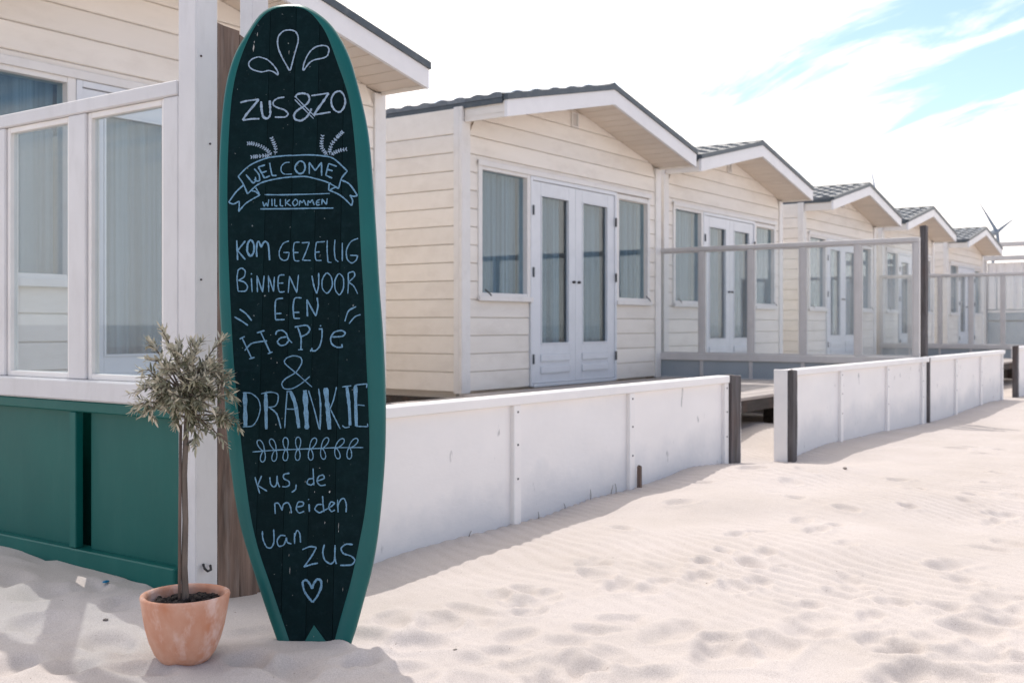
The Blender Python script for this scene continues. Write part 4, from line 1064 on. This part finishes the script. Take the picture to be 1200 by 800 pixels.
def add_tube(V, F, pts, rad, n=5):
    me_pts = [Vector(p) for p in pts]; prev = None; k0 = len(V)
    for i, p in enumerate(me_pts):
        t_ = (me_pts[min(i + 1, len(me_pts) - 1)] - me_pts[max(i - 1, 0)]).normalized()
        a = t_.orthogonal().normalized() if prev is None else (prev - t_ * prev.dot(t_)).normalized(); prev = a; b = t_.cross(a)
        for k in range(n):
            q = 2 * math.pi * k / n; V.append(tuple(p + (a * math.cos(q) + b * math.sin(q)) * rad[i]))
    for i in range(len(me_pts) - 1):
        for k in range(n): F.append((k0 + i * n + k, k0 + i * n + (k + 1) % n, k0 + (i + 1) * n + (k + 1) % n, k0 + (i + 1) * n + k))
def path(p0, d, L, n, droop=.0, wob=.25):
    pts = [p0.copy()]; d = d.normalized()
    for i in range(n):
        d = (d + Vector((rs.uniform(-wob, wob), rs.uniform(-wob, wob), rs.uniform(-wob, wob) - droop)) * .5).normalized()
        pts.append(pts[-1] + d * L / n)
    return pts
main = []
for i in range(34):
    a = i * 2.4 + rs.random() * .5; zz = 1 - 2 * (i + .5) / 34; rr = math.sqrt(1 - zz * zz); ra = rs.uniform(.55, 1.0)
    tgt = CR + Vector((math.cos(a) * rr * .105, math.sin(a) * rr * .105, zz * .098)) * ra
    st = top + Vector((0, 0, rs.uniform(-.015, .04)))
    mid = st.lerp(tgt, .5) + Vector((rs.uniform(-.012, .012), rs.uniform(-.012, .012), .012))
    p = [st, st.lerp(mid, .55) + Vector((0, 0, .004)), mid, mid.lerp(tgt, .55), tgt]
    add_tube(branches_v, branches_f, p, [.0036, .003, .0025, .002, .0014]); main.append(p)
# side sprays that stick out (right and low right, left) as in the plant
sprays = [((right_w * 1.0 + Vector((0, 0, .05))), .115, 0.0), ((right_w * .9 + Vector((0, 0, -.5))), .15, .25), ((right_w * .95 + Vector((0, 0, .45))), .12, 0), ((-right_w + Vector((0, 0, .22))), .125, .0), ((-right_w + Vector((0, 0, -.02))), .12, .05), ((right_w * .5 + Vector((0, 0, -.9))), .10, .1), ((-right_w * .8 + Vector((0, 0, .7))), .12, 0), (right_w * .9 + Vector((0, 0, -.12)), .13, .05)]
for d, L, dr in [(a_, b_ * .92, c_) for a_, b_, c_ in sprays]:
    p = path(top + Vector((0, 0, rs.uniform(-.02, .04))), d + Vector((rs.uniform(-.2, .2), rs.uniform(-.2, .2), 0)), L, 5, dr, .15)
    add_tube(branches_v, branches_f, p, [.0038, .003, .0025, .002, .0016, .0012]); main.append(p)
for p in main:
    for j in range(5):
        q = p[rs.randint(1, len(p) - 1)]; out = (q - CR); 
        if out.length < .01: out = Vector((rs.random() - .5, rs.random() - .5, rs.random()))
        d = out.normalized() + Vector((rs.uniform(-.9, .9), rs.uniform(-.9, .9), rs.uniform(-.5, .9)))
        t_ = path(q, d, rs.uniform(.030, .052), 4, .04, .3); twigs.append(t_)
        add_tube(branches_v, branches_f, t_, [.0018, .0015, .0012, .001, .0007], 4)
    twigs.append(p[-3:])
br = obj('branches', mesh('branches', branches_v, branches_f, True), M_BARK, tree); br['kind'] = 'stuff'
def leaf_geo(o, d, up, L, w):
    d = d.normalized(); s = d.cross(up)
    if s.length < .01: s = d.orthogonal()
    s.normalize(); nrm = s.cross(d)
    c = rs.uniform(-.25, .25) * L
    P = []
    for f, ww in ((0, .12), (.25, .8), (.55, 1), (.82, .6), (1, .05)):
        m_ = o + d * (L * f) + nrm * (c * f * f)
        P += [m_ - s * w * ww / 2 + nrm * w * .12 * ww, m_ + s * w * ww / 2 + nrm * w * .12 * ww]
    return [tuple(p) for p in P], [(0, 1, 3, 2), (2, 3, 5, 4), (4, 5, 7, 6), (6, 7, 9, 8)]
LV, LF = [], []; singles = []
for t_ in twigs:
    n_ = rs.randint(15, 20)
    for j in range(n_):
        f = (j + .5) / n_ * (len(t_) - 1); i = int(f); q = t_[i].lerp(t_[min(i + 1, len(t_) - 1)], f - i)
        ax = (t_[-1] - t_[0]).normalized(); side = ax.orthogonal(); side.rotate(Matrix.Rotation(j * 1.57 + rs.random(), 3, ax))
        d = ax * rs.uniform(.5, 1.2) + side.normalized() * rs.uniform(.5, 1.0) + Vector((0, 0, rs.uniform(-.2, .25)))
        if j == n_ - 1: d = ax
        v_, f_ = leaf_geo(q, d, Vector((rs.uniform(-.6, .6), rs.uniform(-.6, .6), 1)), rs.uniform(.014, .030), rs.uniform(.0042, .0075))
        tip = Vector(v_[-1])
        if (tip - CR).length > .135 and len(singles) < 110: singles.append((v_, f_)); continue
        k = len(LV); LV += v_; LF += [tuple(a + k for a in g) for g in f_]
fo = obj('foliage', mesh('foliage', LV, LF), M_LEAF, tree); fo['kind'] = 'stuff'
for v_, f_ in singles: obj('leaf', mesh('leaf', v_, f_), M_LEAF, tree)

# ------------------------------------------------------------------ small things lying on the sand
def on_sand(px, py):
    p = on_z(px, py, 0)
    for _ in range(6): p = on_z(px, py, sand_at(p.x, p.y))
    return p
p = on_sand(124, 684)
bm = bmesh.new(); bmesh.ops.create_uvsphere(bm, u_segments=14, v_segments=8, radius=.012, matrix=Matrix.Diagonal((1, .7, .35, 1)))
me = bpy.data.meshes.new('plastic_cap'); bm.to_mesh(me); bm.free()
o = obj('plastic_cap', me, material('blue_plastic', (.005, .18, .34), None, 10, rough=.3, var=0), None, p + Vector((0, 0, .008))); tag(o, 'small blue plastic cap on the sand before the green panels', 'bottle cap')
rs = random.Random(4)
M_SHELL = material('dark_debris', (.10, .08, .07), (.2, .17, .15), 60, var=.2)
for i, (px, py, s, lab) in enumerate(((533, 762, .006, 'dark pebble on the open sand right of the surfboard foot'), (629, 750, .004, 'tiny dark pebble on the sand below the first fence'), (124, 726, .006, 'scrap of dry seaweed on the sand left of the pot'), (990, 549, .012, 'dark scrap of seaweed on the sand before the second fence'))):
    p = on_sand(px, py)
    bm = bmesh.new(); bmesh.ops.create_icosphere(bm, subdivisions=2, radius=s)
    for v in bm.verts: v.co *= rs.uniform(.7, 1.2); v.co.z *= .6; v.co.x *= 1.4
    me = bpy.data.meshes.new('pebble'); bm.to_mesh(me); bm.free()
    o = obj('pebble' if i < 2 else 'seaweed_scrap', me, M_SHELL, None, p + Vector((0, 0, s * .3))); tag(o, lab, 'pebble' if i < 2 else 'seaweed')

M_STALK = material('dry_stalk', (.16, .13, .10), None, 30, var=.2)
for i, (px, py, dx, h_) in enumerate(((692, 586, .004, .05), (715, 578, .035, .045), (662, 592, -.004, .03), (631, 600, .002, .03), (722, 575, -.006, .05), (548, 628, .03, .02))):
    a = (px - 600) / FPX; y = 2.772; x = y * (cA + sA * a) / (sA - cA * a); z = sand_at(x, y)
    o = obj('dry_stalk', tube_mesh('dry_stalk', [(x, y, z - .02), (x + dx * .4, y - .002, z + h_ * .5), (x + dx, y + .003, z + h_)], [.002, .0017, .001], 5), M_STALK)
    tag(o, ('third stalk counted from the surfboard, upright and thin, by the near fence', 'longest leaning dry stalk at the foot of the near fence', 'short dry stalk just right of the first fence batten', 'stalk tight against the first fence batten from the surfboard', 'upright dry stalk nearest the wooden peg', 'low leaning dry stalk nearest the surfboard at the fence foot')[i], 'stalk', 'dry stalks along the fence foot')

# ------------------------------------------------------------------ behind the row
pv = thing('beach_pavilion', 'pale beach pavilion with horizontal beams and windows at the right edge, beyond the huts', 'pavilion', (32.5, 2.0, 0))
for y in (0, 1.6, 3.2, 4.8, 6.4): obj('pillar', boxes('pillar', [(0, .15, y, y + .15, -.2, 3.15)], .01), M_FRAME, pv)
for z in (3.16, 2.78): obj('beam', boxes('beam', [(-.06, .14, -1, 6.7, z - .13, z)], .01), M_FRAME, pv)
for k, y in enumerate((0, 1.6, 3.2, 4.8)):
    obj('glazed_panel', boxes('glazed_panel', [(.16, .2, y + .16, y + 1.59, 1.0, 2.2)]), M_PANEL, pv)
    obj('lower_panel', boxes('lower_panel', [(.16, .2, y + .16, y + 1.59, 0.0, .95)]), M_PANEL, pv)
    obj('panel_rail', boxes('panel_rail', [(.14, .21, y + .16, y + 1.59, 1.21, 1.27)]), M_WHITE, pv)
    obj('curtain', fold_mesh('curtain', 0, 1.43, 1.3, 2.6, 0, .2, .05, 30 + k), M_WHITE, pv, (.12, y + .16, 0)).rotation_euler = (0, 0, R(90))
obj('canvas_roof', mesh('canvas_roof', [(.3, -1, 2.2), (.3, 2, 2.75), (.3, 5, 2.25), (.3, 7.5, 2.55), (5, -1, 2.3), (5, 2, 2.9), (5, 5, 2.35), (5, 7.5, 2.7), (.3, -1, 0), (.3, 7.5, 0)], [(0, 1, 5, 4), (1, 2, 6, 5), (2, 3, 7, 6), (0, 1, 2, 3, 9, 8)]), M_WHITE, pv)

wt = thing('wind_turbine', 'small dark wind turbine with slim blades, rising behind the roof of the farthest hut', 'wind turbine', (64.3, 13.1, 0))
M_TURB = material('turbine_grey_blue', (.20, .25, .31), None, 6, rough=.5, var=0)
obj('mast', tube_mesh('mast', [(0, 0, -.2), (0, 0, CAMZ + 4.95)], [.12, .08], 10), M_TURB, wt)
hubp = Vector((-.15, -.1, CAMZ + 5.05))
obj('hub', tube_mesh('hub', [hubp - Vector((.45, .32, 0)), hubp - Vector((.3, .2, 0)), hubp, hubp + Vector((.6, .45, 0))], [.04, .15, .18, .08], 12), M_TURB, wt)
rw = Vector((math.sin(AZ), -math.cos(AZ), 0))
for ang, L_ in ((-31, 1.85), (52, 1.25), (172, 1.6)):
    a = R(ang); d = rw * math.sin(a) + Vector((0, 0, math.cos(a))); s_ = rw * math.cos(a) - Vector((0, 0, math.sin(a))); th_ = Vector((-.03, -.02, 0))
    vs = []
    for f, w_ in ((0, .20), (.2, .17), (.6, .10), (1, .03)):
        c = hubp - Vector((.3, .2, 0)) + d * L_ * f
        vs += [c - s_ * w_ / 2 + th_, c + s_ * w_ / 2 + th_ * .4, c + s_ * w_ / 2 - th_ * .4, c - s_ * w_ / 2 - th_]
    fs = [(i * 4 + k, i * 4 + (k + 1) % 4, i * 4 + 4 + (k + 1) % 4, i * 4 + 4 + k) for i in range(3) for k in range(4)] + [(0, 1, 2, 3), (12, 13, 14, 15)]
    obj('blade', mesh('blade', vs, fs), M_TURB, wt)
mast_top = Vector((0, 0, CAMZ)) + ray(1020.5, 196) * 33; mast_low = Vector((0, 0, CAMZ)) + ray(1024.5, 217) * 33
dd = (mast_low - mast_top); base_ = mast_top + dd * ((mast_top.z + .1) / -dd.z)
o = obj('thin_mast', tube_mesh('thin_mast', [base_, mast_low, mast_top], [.05, .035, .015], 6), material('pale_mast_paint', (.62, .68, .74), None, 5, var=0)); tag(o, 'thin pale leaning mast rising behind the gable of the fourth hut', 'mast')
